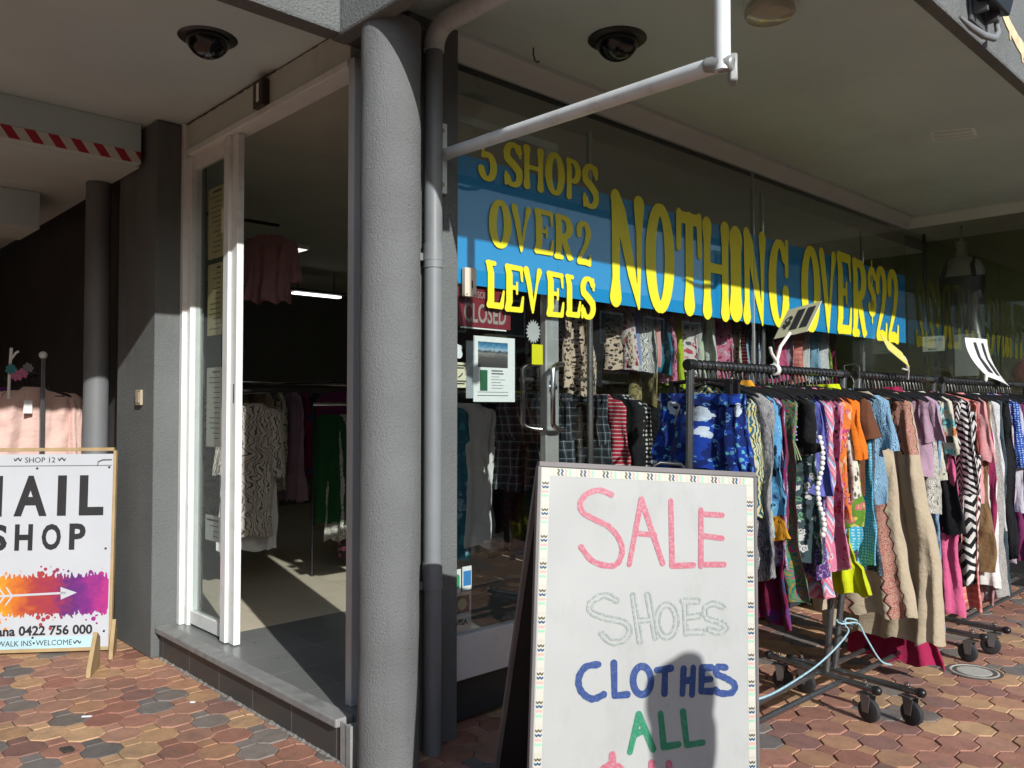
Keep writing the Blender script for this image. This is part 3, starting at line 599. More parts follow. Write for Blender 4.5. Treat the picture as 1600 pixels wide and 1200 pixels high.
# ================================================================ fittings on the walls and ceilings
domeb = M('dome_black', (.006, .006, .007), .12, spec=.6)
for (x, y), lb in (((1.50, 3.525), 'black dome camera on the entrance soffit left of the round column'), ((2.825, 2.30), 'black dome camera on the canopy soffit above the sale banner')):
    d = thing('dome_camera', lb, 'security camera', (x, y, 3.03), 'dome cameras on the soffit')
    b = MB(); b.lathe([(.08, 0), (.128, 0), (.13, -.006), (.122, -.012), (.095, -.016), (.09, -.016)], (x, y, 3.031), 48); obj('flange', b, M('flange_black', (.010, .010, .011), .35), d, smooth=True)
    b = MB(); b.lathe([(.092 * math.cos(t), -.012 - .082 * math.sin(t)) for t in np.linspace(0, 1.55, 16)], (x, y, 3.028), 48); obj('dome', b, domeb, d, smooth=True)
d = thing('ceiling_light', 'round clear glass ceiling light on the canopy soffit at the top edge', 'light', (3.0, 1.66, 3.03))
b = MB(); b.lathe([(.05, 0), (.10, 0), (.10, -.02), (.06, -.022)], (3.0, 1.66, 3.0305), 32); obj('base', b, white, d, smooth=True)
b = MB(); b.lathe([(.085, -.022), (.098, -.035), (.10, -.05), (.09, -.066), (.06, -.075), (.001, -.078)], (3.0, 1.66, 3.03), 32); obj('lens', b, M('frosted_lens', (.45, .44, .34), .1, spec=.8), d, smooth=True)
# faint square patch on the soffit
b = MB()
for p, q in (((5.13, 1.80), (5.23, 1.61)), ((5.33, 1.86), (5.43, 1.65)), ((5.13, 1.80), (5.33, 1.86)), ((5.23, 1.61), (5.43, 1.65)), ((5.2, 1.82), (5.30, 1.635)), ((5.26, 1.84), (5.36, 1.645))): b.bar((p[0], p[1], 3.028), (q[0], q[1], 3.028), .018, .003)
tag(obj('soffit_vent', b, M('vent_paint', (.82, .88, .88), .6), None, (5.28, 1.73, 3.03)), 'faint pale slotted vent on the canopy soffit', 'vent')
# floodlight on the fascia with its cable, and the flaking paint beside it
fl = thing('floodlight', 'black box floodlight with a bent grey cable on the sunlit fascia', 'light', (3.95, 1.16, 3.07))
b = MB(); b.obox((3.86, 1.09, 3.17), (1, 0, 0), (0, 1, .25), (0, -.25, 1), .13, .035, .075); obj('housing', b, M('black_metal', (.014, .015, .017), .4), fl, bevel=.008)
b = MB(); b.box(3.78, 1.10, 3.06, 3.80, 1.165, 3.12); b.box(3.92, 1.10, 3.06, 3.94, 1.165, 3.12); b.box(3.76, 1.155, 3.03, 3.96, 1.168, 3.12); obj('bracket', b, M('bracket_grey', (.1, .1, .105), .5), fl, bevel=.003)
b = MB(); b.tube([(3.60, 1.15, 2.985), (3.70, 1.14, 2.972), (3.82, 1.13, 2.972), (3.93, 1.12, 2.99), (3.985, 1.12, 3.03), (3.99, 1.13, 3.09)], [.006, .013, .015, .015, .013, .01], 12); obj('cable', b, M('cable_grey', (.22, .23, .24), .4), fl, smooth=True)
L = stroke_shape([[(0, .05, .022), (.08, .03, .028), (.14, .02, .024), (.2, .0, .032), (.26, -.02, .03), (.36, -.05, .034), (.55, -.08, .04)], [(.24, -.03, .01), (.25, -.07, .01)], [(.42, -.06, .014), (.44, -.12, .012)]], .008)
V, F = fill_loops(L, .004); b = MB(); place2d(b, V, F, (4.08, 1.168, 3.2), (1, 0, 0), (0, 0, 1), .001)
tag(obj('flaking_paint', b, M('old_cream_paint', (.72, .58, .36), .8, var=.2, vs=20, bump=.6, bs=60), None, (4.07, 1.168, 3.12)), 'ragged cream patch where grey fascia paint has flaked off', 'paint patch')

b = MB(); b.tube([(2.62, 2.62, 3.03), (2.62, 2.62, 3.0), (2.63, 2.62, 2.975), (2.645, 2.62, 2.97), (2.655, 2.62, 2.98)], .004, 8)
tag(obj('ceiling_hook', b, M('hook_dark', (.05, .05, .045), .5), None, (2.62, 2.62, 2.97), smooth=True), 'small dark open hook screwed into the canopy soffit by the cornice', 'hook')
# white awning arm off the pilaster
AW = thing('awning_arm', 'white tubular awning arm reaching out from the grey pilaster', 'awning frame', (2.15, 2.71, 2.47))
wp = M('arm_white', (.72, .76, .76), .35, var=.04, vs=10, dirt=(.5, .47, .42), ds=9)
b = MB(); b.tube([(2.165, 2.69, 2.462), (1.995, 1.262, 2.362)], .0245, 20); obj('arm', b, wp, AW, smooth=True)
b = MB(); b.tube([(1.99, 1.245, 2.335), (1.99, 1.245, 3.03)], .0225, 20); obj('drop_tube', b, wp, AW, smooth=True)
b = MB(); b.tube([(1.985, 1.30, 2.365), (1.992, 1.25, 2.358), (1.998, 1.215, 2.35)], [.02, .026, .02], 12); b.obox((2.025, 1.235, 2.345), (.6, -.8, 0), (.8, .6, 0), (0, 0, 1), .012, .026, .04); obj('hinge', b, M('cast_hinge', (.33, .34, .33), .45, .3, var=.2, vs=30), AW, smooth=True, bevel=.006)
b = MB(); b.box(2.135, 2.705, 2.30, 2.19, 2.7185, 2.60); b.box(2.14, 2.672, 2.44, 2.185, 2.705, 2.485); obj('wall_plate', b, wp, AW, bevel=.004)
for z in (2.335, 2.565):
    b = MB(); b.lathe([(.009, 0), (.009, .006), (.004, .009)], (2.162, 2.705, z), 6, (0, -1, 0)); obj('bolt', b, M('bolt_brass', (.45, .33, .15), .3, .8), AW)
b = MB(); b.lathe([(.001, -.006), (.006, -.003), (.006, 0)], (2.02, 1.47, 2.38), 10); 

# ================================================================ stickers and notices on the glass door
b = MB(); b.box(2.362, 2.79, 1.892, 2.43, 2.8155, 2.022)
br = tag(obj('latch_keeper', b, M('cream_metal', (.66, .60, .48), .4, var=.05), None, (2.396, 2.80, 1.89), bevel=.004), 'upright cream metal latch box screwed to the glass over the banner', 'latch')
b = MB(); b.box(2.40, 2.7885, 1.93, 2.406, 2.7905, 1.965)
for x in (2.372, 2.418): b.lathe([(.004, 0), (.003, .002)], (x, 2.7905, 1.902), 8, (0, -1, 0))
obj('slot', b, ink, br)
def flat(name, label, cat, x0, z0, x1, z1, y, mat, group=None, t=.0015, skew=0):
    b = MB(); b.prism([(x0, z0), (x1, z0 + skew), (x1, z1 + skew), (x0, z1)], (0, y, 0), (1, 0, 0), (0, 0, 1), (0, t, 0)); return tag(obj(name, b, mat, None, ((x0 + x1) / 2, y, z0)), label, cat, group)
cs = flat('closed_sign', 'dark red CLOSED sign hanging inside the glass door, under the banner', 'sign', 2.36, 1.765, 2.69, 1.955, 2.845, M('sign_red', (.20, .018, .03), .5))
b = MB(); text(b, 'CLOSED', (0, 2.845, 0), (1, 0, 0), (0, 0, 1), 2.40, 1.785, 2.66, 1.875, .02); obj('lettering', b, M('sign_grey', (.34, .29, .27), .6), cs)
b = MB(); text(b, 'SORRY', (0, 2.845, 0), (1, 0, 0), (0, 0, 1), 2.48, 1.9, 2.58, 1.93, .0); obj('small_lettering', b, M('sign_grey', (0, 0, 0)), cs)
b = MB(); b.box(2.38, 2.842, 1.757, 2.66, 2.8445, 1.763); obj('edge', b, white, cs)
paper = M('white_paper', (.74, .77, .77), .7, var=.03)
flat('backing_paper', 'plain grey sheet half hidden behind the landscape flyer', 'paper', 2.405, 1.44, 2.46, 1.70, 2.834, M('grey_paper', (.33, .36, .38), .7))
fy = flat('flyer', 'white flyer with a landscape picture taped inside the glass door', 'flyer', 2.446, 1.424, 2.705, 1.725, 2.831, paper)
m, nt, bb = newmat('landscape_print'); tc = nt.nodes.new('ShaderNodeTexCoord'); sp = nt.nodes.new('ShaderNodeSeparateXYZ'); nt.links.new(tc.outputs['Generated'], sp.inputs[0]); nz = N(nt, 'ShaderNodeTexNoise'); nz.inputs['Scale'].default_value = 9; nz.inputs['Detail'].default_value = 6; nt.links.new(tc.outputs['Generated'], nz.inputs['Vector'])
hz = math_(nt, 'MULTIPLY_ADD', math_(nt, 'SUBTRACT', nz.outputs[0], .5), .22, sp.outputs[2])
nt.links.new(ramp(nt, hz, [(0, (.045, .045, .045)), (.4, (.09, .085, .08)), (.55, (.2, .2, .2)), (.62, (.03, .04, .05)), (.7, (.32, .45, .55)), (.8, (.08, .25, .42)), (1, (.02, .11, .22))]), bb.inputs['Base Color'])
b = MB(); b.box(2.473, 2.8295, 1.583, 2.658, 2.8308, 1.70); obj('picture', b, m, fy)
b = MB(); b.box(2.485, 2.8295, 1.475, 2.53, 2.8308, 1.57); obj('leaf_mark', b, M('leaf_green', (.02, .12, .05), .6), fy)
b = MB()
for k, (w, t) in enumerate(((.07, .006), (.075, .006), (.05, .002), (.085, .002), (.06, .002), (.075, .002), (.07, .002))): b.box(2.555, 2.8295, 1.565 - k * .013, 2.555 + w, 2.8308, 1.565 - k * .013 + t)
b.box(2.47, 2.8295, 1.452, 2.66, 2.8308, 1.455); b.box(2.47, 2.8295, 1.468, 2.66, 2.8308, 1.470); obj('small_print', b, M('soft_ink', (.13, .14, .14), .7), fy)
nt_ = flat('card_note', 'small cream printed note beside the flyer on the glass door', 'notice', 2.335, 1.487, 2.412, 1.60, 2.836, M('cream_card', (.70, .66, .47), .7))
b = MB()
for z, ws in ((1.583, .07), (1.572, .05), (1.513, .065), (1.502, .055)): b.box(2.342, 2.8345, z, 2.342 + ws, 2.8358, z + .006)
b.tube([(2.36, 2.835, 1.533), (2.375, 2.835, 1.541), (2.385, 2.835, 1.552)], .003, 6); obj('writing', b, ink, nt_)
L = stroke_shape([[(0, 0, .026), (.012, -.018, .02)], [(-.012, .01, .012), (.02, .012, .01)]], .003); V, F = fill_loops(L, .003); b = MB(); place2d(b, V, F, (2.352, 2.836, 1.655), (1, 0, 0), (0, 0, 1))
tag(obj('paper_blob', b, paper, None, (2.352, 2.836, 1.655)), 'ragged white scrap above the cream note on the glass door', 'sticker')
star = []
for k in range(36):
    t = 2 * math.pi * k / 36; r = .052 if k % 2 else .038; star.append((r * math.cos(t), r * 1.15 * math.sin(t)))
b = MB(); b.prism(star, (2.825, 2.826, 1.765), (1, 0, 0), (0, 0, 1), (0, .0015, 0)); tag(obj('star_sticker', b, M('sticker_grey', (.42, .43, .43), .6), None, (2.825, 2.826, 1.765)), 'grey starburst sticker over the yellow square on the glass door', 'sticker')
flat('yellow_square', 'plain bright yellow square of paper beside the door stile', 'sticker', 2.815, 1.607, 2.89, 1.705, 2.826, M('note_yellow', (.72, .70, .01), .6))
s1 = flat('payment_sticker', 'small green and white sticker low on the glass door', 'sticker', 2.331, .575, 2.37, .683, 2.826, paper); b = MB(); L = stroke_shape([[(0, -.02, .012), (0, .02, .012)]], .003); V, F = fill_loops(L, .001); place2d(b, V, F, (2.349, 2.825, .63), (1, 0, 0), (0, 0, 1)); obj('mark', b, M('mark_green', (.02, .33, .14), .5), s1)
s2 = flat('payment_sticker', 'small blue and white sticker low on the glass door', 'sticker', 2.378, .585, 2.432, .69, 2.826, paper); b = MB(); b.box(2.384, 2.8245, .605, 2.428, 2.8258, .67); obj('mark', b, M('mark_blue', (.02, .22, .55), .5), s2)
s3 = flat('card_sticker', 'tall column of payment card marks low on the glass door', 'sticker', 2.331, .245, 2.43, .58, 2.826, M('sticker_white', (.55, .55, .56), .5))
b = MB(); b.box(2.335, 2.8245, .49, 2.418, 2.8258, .565); b.box(2.338, 2.8245, .335, 2.418, 2.8258, .40); obj('dark_mark', b, M('mark_dark', (.03, .03, .04), .4), s3)
b = MB(); L = stroke_shape([[(2.375, .528, .026)]], .004); V, F = fill_loops(L, .001); place2d(b, V, F, (0, 2.8235, 0), (1, 0, 0), (0, 0, 1)); obj('disc', b, M('mark_olive', (.42, .42, .26), .5), s3)
b = MB(); text(b, 'VISA', (0, 2.826, 0), (1, 0, 0), (0, 0, 1), 2.338, .435, 2.408, .46, .01); obj('lettering', b, M('mark_navy', (.02, .025, .06), .5), s3)

# ================================================================ A-frame whiteboard
TL = Vector((1.7525, 1.7226, 1.2254)); E1 = Vector((.8693, -.4898, -.0661)); E2 = Vector((-.114, -.0687, -.9911)); NB = E1.cross(E2).normalized()
if NB.dot(Vector((-1, -1, 0))) < 0: NB = -NB
BWD, BHT = .705, 1.17
AF = thing('sandwich_board', 'white A-frame whiteboard with hand written SALE lettering on the paving', 'sign', (2.05, 1.6, 0))
ctr = TL + E1 * BWD / 2 + E2 * BHT / 2
wb = M('whiteboard', (.425, .44, .43), .32, var=.05, vs=2.5, dirt=(.345, .36, .345), ds=6, streak=.5)
b = MB(); b.obox(ctr - NB * .006, E1, E2, NB, BWD / 2, BHT / 2, .006); obj('front_panel', b, wb, AF, bevel=.002)
blk = M('board_black', (.017, .016, .018), .55, var=.2)
edge = M('board_edge', (.16, .15, .15), .5, var=.2)
bk0 = TL - NB * .02; D2 = Vector((-E1.y, E1.x, 0)).normalized(); D2 = D2 if D2.dot(Vector((1, 1, 0))) > 0 else -D2
DB = (D2 * .60 + Vector((0, 0, -1.2))).normalized(); nb2 = E1.cross(DB).normalized()
b = MB(); b.obox(bk0 + E1 * BWD / 2 + DB * .66 + D2 * .01, E1, DB, nb2, BWD / 2, .655, .006); obj('back_panel', b, blk, AF, bevel=.002)
b = MB()
for a in (.004, BWD - .004): b.obox(bk0 + E1 * a + DB * .66 + D2 * .01, E1, DB, nb2, .008, .66, .0095)
obj('back_edge', b, edge, AF, bevel=.002)
b = MB()
b.obox(TL + E1 * BWD / 2 + E2 * -.006 - NB * .008, E1, E2, NB, BWD / 2 + .006, .008, .013)
for a in (-.004, BWD + .004): b.obox(TL + E1 * a + E2 * (BHT / 2 + .02) - NB * .008, E1, E2, NB, .005, BHT / 2 + .02, .011)
obj('front_edge', b, edge, AF, bevel=.002)
b = MB(); hp = TL + E1 * .42 - NB * .016
b.tube([hp + E1 * -.055 + Vector((0, 0, -.005)), hp + E1 * -.05 + Vector((0, 0, .02)), hp + E1 * -.03 + Vector((0, 0, .03)), hp + E1 * .04 + Vector((0, 0, .028)), hp + E1 * .055 + Vector((0, 0, .012)), hp + E1 * .058 + Vector((0, 0, -.01))], .006, 10); obj('handle', b, M('handle_dark', (.04, .04, .045), .3, .4), AF, smooth=True)
# tape border with zigzag marks
b = MB(); tw = .024
def bp(a, c, h=0): return TL + E1 * a + E2 * c + NB * h
def strip(a0, c0, a1, c1, h=.0008):
    n = len(b.v); b.v += [bp(a0, c0, h), bp(a1, c0, h), bp(a1, c1, h), bp(a0, c1, h), bp(a0, c0, .0001), bp(a1, c0, .0001), bp(a1, c1, .0001), bp(a0, c1, .0001)]
    for f in ((0, 1, 2, 3), (0, 4, 5, 1), (1, 5, 6, 2), (2, 6, 7, 3), (3, 7, 4, 0)): b.face([n + i for i in f])
strip(.004, .004, BWD - .004, .004 + tw); strip(.004, .0285, .004 + tw, BHT - .01); strip(BWD - .004 - tw, .0285, BWD - .004, BHT - .01)
per = .0775
def zig(along, pos, o, mi):
    b.cur = mi; t = .0062; A = .004
    P = [(.0, 0), (.25, A), (.5, 0), (.75, A), (1.0, 0)] if along != 'top' else [(0, 0), (.3, A), (.65, 0), (1, A)]
    n = len(b.v)
    for u, w in P:
        for s_ in (0, t):
            k = .004 + .002 + u * (tw - .004); q = pos + w + s_
            b.v.append(bp(k, q, .0014) if along == 'l' else bp(BWD - .008 - tw + k, q, .0014) if along == 'r' else bp(q, k, .0014))
    for i in range(len(P) - 1): j = n + 2 * i; b.face((j, j + 1, j + 3, j + 2))
for along, n0, L0 in (('l', .045, BHT - .06), ('r', .075, BHT - .06), ('top', .05, BWD - .07)):
    p = n0
    while p < L0:
        for i, (dd, mi) in enumerate(((0, 1), (.0115, 2), (.024, 3), (.0365, 4), (-.0135, 5))):
            if 0.032 < p + dd < L0 + .04 or along == 'top' and p + dd > .03: zig(along, p + dd + rng.uniform(-.0006, .0006), 0, mi)
        p += per * (1 if along != 'top' else .93)
b.cur = 0
obj('border_tape', b, [M('tape_cream', (.54, .54, .47), .5, var=.03), M('tape_brown', (.11, .09, .045), .5), M('tape_navy', (.015, .07, .17), .5), M('tape_pink', (.66, .36, .32), .5), M('tape_mint', (.27, .56, .40), .5), M('tape_fawn', (.55, .50, .42), .5)], AF, fixn=False)
def smooth_path(s):
    """rounds a pen stroke; sharp corners of short strokes stay"""
    if len(s) < 5: return s
    out = []; closed = math.hypot(s[0][0] - s[-1][0], s[0][1] - s[-1][1]) < .004
    for i in range(len(s) - 1):
        p0 = s[i - 1] if i else (s[-2] if closed else s[0]); p1, p2 = s[i], s[i + 1]; p3 = s[i + 2] if i + 2 < len(s) else (s[1] if closed else s[-1])
        for k in range(5):
            t = k / 5; out.append(tuple(.5 * (2 * p1[j] + (p2[j] - p0[j]) * t + (2 * p0[j] - 5 * p1[j] + 4 * p2[j] - p3[j]) * t * t + (3 * p1[j] - p0[j] - 3 * p2[j] + p3[j]) * t ** 3) for j in (0, 1)))
    return out + [s[-1]]
def marker(name, c, patch):
    """felt-pen ink: streaky, thin in places so the board shows"""
    m, nt, bb = newmat(name); tc = nt.nodes.new('ShaderNodeTexCoord'); nz = N(nt, 'ShaderNodeTexNoise'); nz.inputs['Scale'].default_value = 130; nz.inputs['Detail'].default_value = 6; nt.links.new(tc.outputs['Object'], nz.inputs['Vector'])
    nt.links.new(mixc(nt, ramp(nt, nz.outputs[0], [(.45, (0, 0, 0)), (.75, (1, 1, 1))]), c, patch), bb.inputs['Base Color']); bb.inputs['Roughness'].default_value = .4; return m
WR = {'SALE':[[(0.2239,0.0758),(0.1868,0.0639),(0.1483,0.075),(0.1267,0.1024),(0.1334,0.1305),(0.1743,0.1518),(0.2154,0.1694),(0.2487,0.2025),(0.2616,0.2399),(0.2479,0.2778),(0.2175,0.2859),(0.1668,0.272),(0.1318,0.2337)],[(0.2848,0.2808),(0.3217,0.0854),(0.3927,0.2749)],[(0.3042,0.1876),(0.3668,0.1916)],[(0.419,0.0875),(0.4244,0.2819),(0.4945,0.2786)],[(0.5203,0.1111),(0.5202,0.28)],[(0.5203,0.1229),(0.5924,0.1243)],[(0.5246,0.1891),(0.5921,0.195)],[(0.5246,0.2761),(0.5983,0.2746)]],'SHOES':[[(0.2456,0.3857),(0.209,0.3713),(0.1693,0.3901),(0.1659,0.4175),(0.2102,0.4355),(0.2709,0.4481),(0.2895,0.472),(0.2717,0.4994),(0.2315,0.5048),(0.2011,0.4811)],[(0.2983,0.3703),(0.3225,0.5032)],[(0.3457,0.3698),(0.3717,0.4922)],[(0.3116,0.4443),(0.3547,0.4405)],[(0.4083,0.3973),(0.418,0.3995),(0.4268,0.4061),(0.4338,0.4164),(0.4383,0.4294),(0.4399,0.4439),(0.4385,0.4583),(0.4341,0.4713),(0.4272,0.4816),(0.4185,0.4881),(0.4089,0.4904),(0.3993,0.4881),(0.3905,0.4816),(0.3836,0.4713),(0.3791,0.4584),(0.3774,0.4441),(0.3788,0.4297),(0.3831,0.4167),(0.39,0.4063),(0.3986,0.3996),(0.4083,0.3973)],[(0.4607,0.3855),(0.5096,0.3851)],[(0.4671,0.3874),(0.4716,0.4811)],[(0.4714,0.4344),(0.5138,0.4285)],[(0.4716,0.4774),(0.5266,0.4755)],[(0.5955,0.4015),(0.5631,0.3922),(0.5352,0.4057),(0.5416,0.4341),(0.5845,0.4471),(0.606,0.4622),(0.5843,0.4774),(0.5479,0.468)]],'CLOTHES':[[(0.1929,0.5678),(0.1536,0.5746),(0.1328,0.6064),(0.1415,0.6419),(0.1752,0.6637),(0.2104,0.652)],[(0.2406,0.5646),(0.2442,0.6561),(0.2841,0.6532)],[(0.3295,0.5744),(0.3383,0.5764),(0.3464,0.5822),(0.3528,0.5911),(0.3569,0.6023),(0.3585,0.6147),(0.3572,0.627),(0.3532,0.638),(0.347,0.6467),(0.3392,0.6522),(0.3304,0.654),(0.3217,0.6519),(0.3137,0.6462),(0.3073,0.6373),(0.3032,0.6262),(0.3016,0.6139),(0.3029,0.6017),(0.3067,0.5906),(0.3129,0.5819),(0.3207,0.5763),(0.3295,0.5744)],[(0.3766,0.5858),(0.4219,0.5808)],[(0.4033,0.5842),(0.4018,0.6516)],[(0.4635,0.583),(0.4596,0.6544)],[(0.4949,0.5796),(0.4908,0.6567)],[(0.4615,0.6179),(0.4929,0.6146)],[(0.5541,0.5802),(0.5244,0.5799),(0.5202,0.6481),(0.556,0.6486)],[(0.5223,0.615),(0.5519,0.6135)],[(0.6032,0.5807),(0.5775,0.5786),(0.571,0.5971),(0.6051,0.6123),(0.6329,0.6313),(0.622,0.6534),(0.5836,0.6546),(0.5687,0.6452)]],'ALL':[[(0.2944,0.8131),(0.321,0.7094),(0.3664,0.8066)],[(0.3097,0.766),(0.3417,0.7527)],[(0.3899,0.7091),(0.4008,0.8024),(0.4478,0.7967)],[(0.4618,0.7053),(0.4745,0.7993),(0.5264,0.7937)]],'$11':[[(0.2411,0.8201),(0.2397,0.9618)],[(0.2713,0.8613),(0.2416,0.8463),(0.2124,0.8591),(0.2207,0.8853),(0.2641,0.9009),(0.2724,0.9289),(0.2393,0.9412),(0.2099,0.9262)],[(0.3628,0.8454),(0.3658,0.9557)],[(0.4174,0.8491),(0.4221,0.9566)]]}
for word, c, patch, r, hol in (('SALE', (.46, .12, .17), (.50, .30, .33), .0085, 0), ('SHOES', (.27, .31, .295), (.46, .48, .465), .0100, .0032), ('CLOTHES', (.022, .055, .20), (.06, .11, .27), .0098, 0), ('ALL', (.02, .21, .11), (.08, .29, .18), .0095, 0), ('$11', (.46, .12, .17), (.50, .30, .33), .0105, 0)):
    b = MB(); sh = [[(p[0], -p[1], r * (1 + .1 * math.sin(i * 2.1 + p[0] * 60))) for i, p in enumerate(smooth_path(s))] for s in WR[word]]
    V, F = fill_loops(stroke_shape(sh, .0017 if hol else .0028, hollow=hol), .0006); place2d(b, V, F, TL, E1, -E2, .0014)
    # make sure the ink is on the side the board faces
    if E1.cross(-E2).dot(NB) < 0: b.v = [v + NB * .0028 for v in b.v]
    obj('lettering', b, marker('ink_' + word.lower().strip('$1') + 'x', c, patch), AF)

# ================================================================ nail shop board on the left
SR = Vector((1.598, 5.042, .03)); SX = Vector((.80, -.60, 0)).normalized(); SZ = Vector((0.03, 0.05, 1)).normalized(); PXM = .00373
def sx(px): return (px - 172) * PXM
def sy(py): return (1008 - py) * PXM
NS = thing('shop_board', 'white NAIL SHOP board with a paint splash and arrow by the pier', 'sign', (1.25, 5.3, 0))
SN = SX.cross(SZ)
if SN.dot(Vector((-1, -1, 0))) < 0: SN = -SN
b = MB(); b.obox(SR + SX * sx(66) + SZ * sy(862) - SN * .012, SX, SZ, SN, .40, .555, .009); obj('panel', b, M('sign_white', (.50, .53, .57), .35, var=.03), NS)
wood = M('raw_pine', (.40, .29, .15), .7, var=.15, vs=14, bump=.3)
b = MB(); hw = .40
for s_ in (-1, 1): b.obox(SR + SX * (sx(66) + s_ * (hw + .007)) + SZ * sy(862) - SN * .012, SX, SZ, SN, .008, .575, .014)
for py in (1010, 706): b.obox(SR + SX * sx(66) + SZ * sy(py) - SN * .012, SX, SZ, SN, hw, .010, .014)
obj('frame', b, wood, NS, bevel=.002)
flip = SX.cross(SZ).dot(SN) < 0
so = SR + SN * -.003
def stext(b, s, x0, x1, y0, y1, bold=.02): text(b, s, so, SX, SZ, sx(x0), sy(y1), sx(x1), sy(y0), bold, .0012, .001 * (-1 if flip else 1))
b = MB()
for ch, a, c in (('N', -38, 12), ('A', 29, 77), ('I', 92, 105), ('L', 124, 160)): stext(b, ch, a, c, 746, 808, .035)
for ch, a, c in (('S', -4, 21), ('H', 32, 58), ('O', 71, 99), ('P', 111, 135)): stext(b, ch, a, c, 820, 860, .035)
stext(b, 'dana 0422 756 000', 2, 149, 973, 988, .03); stext(b, 'SHOP 12', 43, 87, 718, 726, 0); stext(b, 'WALK INS', 13, 62, 995, 1003, 0); stext(b, 'WELCOME', 68, 120, 995, 1003, 0)
L = stroke_shape([[(sx(65), sy(999), .006)]], .001); V, F = fill_loops(L, .0012); place2d(b, V, F, so, SX, SZ, .001 * (-1 if flip else 1))
obj('lettering', b, M('letter_black', (.02, .02, .022), .5), NS)
b = MB()
for cx, d in ((32, 1), (97, -1), (128, -1), (-2, 1)):
    y = 721 if cx in (32, 97) else 999
    st = [[(sx(cx - 5 * d), sy(y - 1), .0022)] + [(sx(cx - 5 * d + 1.5 * k * d), sy(y + 2.2 * math.sin(k * 1.3)), .003) for k in range(1, 7)] + [(sx(cx + 6 * d), sy(y - 2), .0015)]]
    V, F = fill_loops(stroke_shape(st, .0012), .0012); place2d(b, V, F, so, SX, SZ, .001 * (-1 if flip else 1))
obj('flourish', b, M('letter_black', (0, 0, 0)), NS)
b = MB(); b.obox(SR + SX * sx(58) + SZ * sy(999) - SN * .0028, SX, SZ, SN, .375, .033, .0006); obj('blue_band', b, M('band_blue', (.42, .62, .70), .5), NS)
circ = []
for k in range(900):
    x = rng.uniform(-39, 170); h = 31 + 6 * math.sin(x * .09); y = 928 + np.clip(rng.normal(0, .52), -1.35, 1.35) * h
    circ.append([(sx(x), sy(y), abs(rng.normal(0, 1)) * .006 + (.006 if abs(y - 928) < 26 else abs(rng.normal(0, 1)) * .002))])
circ.append([(sx(-38), sy(925), .085), (sx(168), sy(928), .085)])
ang = [[(sx(x), sy(928 + sg * rng.uniform(18, 24)), .010), (sx(x + rng.uniform(-4, 4)), sy(928 + sg * rng.uniform(25, 33)), .004)] for x in np.arange(-38, 170, 2.6) for sg in (-1, 1)]
sp_l = stroke_shape(circ + ang, .0035, pad=.004, clip=(sx(-40) + .004, sx(171)))
m, nt, bb = newmat('paint_splash'); tc = nt.nodes.new('ShaderNodeTexCoord'); spx = nt.nodes.new('ShaderNodeSeparateXYZ'); nt.links.new(tc.outputs['Generated'], spx.inputs[0]); nz = N(nt, 'ShaderNodeTexNoise'); nz.inputs['Scale'].default_value = 9; nz.inputs['Detail'].default_value = 6; nt.links.new(tc.outputs['Generated'], nz.inputs['Vector'])
fx = math_(nt, 'MULTIPLY_ADD', math_(nt, 'SUBTRACT', nz.outputs[0], .5), .35, spx.outputs[0])
nt.links.new(ramp(nt, fx, [(.1, (.68, .56, .03)), (.24, (.66, .30, .02)), (.36, (.55, .14, .025)), (.48, (.36, .05, .04)), (.62, (.30, .03, .07)), (.74, (.10, .02, .16)), (.85, (.20, .02, .20)), (.97, (.40, .03, .20))]), bb.inputs['Base Color']); bb.inputs['Roughness'].default_value = .45
V, F = fill_loops(sp_l, .0012); b = MB(); place2d(b, V, F, so, SX, SZ, .001 * (-1 if flip else 1)); obj('paint_splash', b, m, NS)
st = [[(sx(6), sy(928), .006), (sx(108), sy(925), .006)]] + [[(sx(x), sy(928), .0045), (sx(x - 9), sy(928 + s_ * 13), .004)] for x in (21, 32) for s_ in (-1, 1)]
b = MB(); V, F = fill_loops(stroke_shape(st, .0025), .0012); place2d(b, V, F, so, SX, SZ, .0026 * (-1 if flip else 1))
b.prism([(sx(101), sy(916)), (sx(125), sy(925)), (sx(102), sy(935))], so + SN * .002, SX, SZ, SN * .0012); obj('arrow', b, M('sign_white', (0, 0, 0)), NS)
for px, py in ((61, 735), (167, 734), (165, 859), (63, 991), (166, 984)): b = MB(); b.lathe([(.007, 0), (.006, .003), (.002, .004)], SR + SX * sx(px) + SZ * sy(py) - SN * .003, 10, SN); obj('screw_head', b, M('screw_dark', (.05, .05, .05), .4, .5), NS)
b = MB(); b.tube([SR + SX * sx(150) + SZ * sy(731) + SN * .002, SR + SX * sx(151) + SZ * sy(725) + SN * .004, SR + SX * sx(158) + SZ * sy(722) + SN * .005, SR + SX * sx(171) + SZ * sy(722) + SN * .003], .003, 8)
b.obox(SR + SX * sx(66) + SZ * sy(731) - SN * .0015, SX, SZ, SN, .39, .0022, .0012); obj('wire', b, M('wire_grey', (.2, .2, .2), .4), NS, smooth=True)
# raw timber feet
for (bx, by), ex, h, w, nm in (((1.485, 4.80), (-.5, -.86, 0), .20, .10, 'foot'), ((1.655, 5.06), (-.4, -.9, 0), .19, .09, 'foot')):
    ex = Vector(ex).normalized(); b = MB()
    b.prism([(0, 0), (.20, 0), (.19, .04), (.06, h), (.0, h * .8)], (bx, by, .0), ex, (0, 0, 1), Vector((ex.y, -ex.x, 0)) * .022); obj(nm, b, wood, NS, bevel=.002)

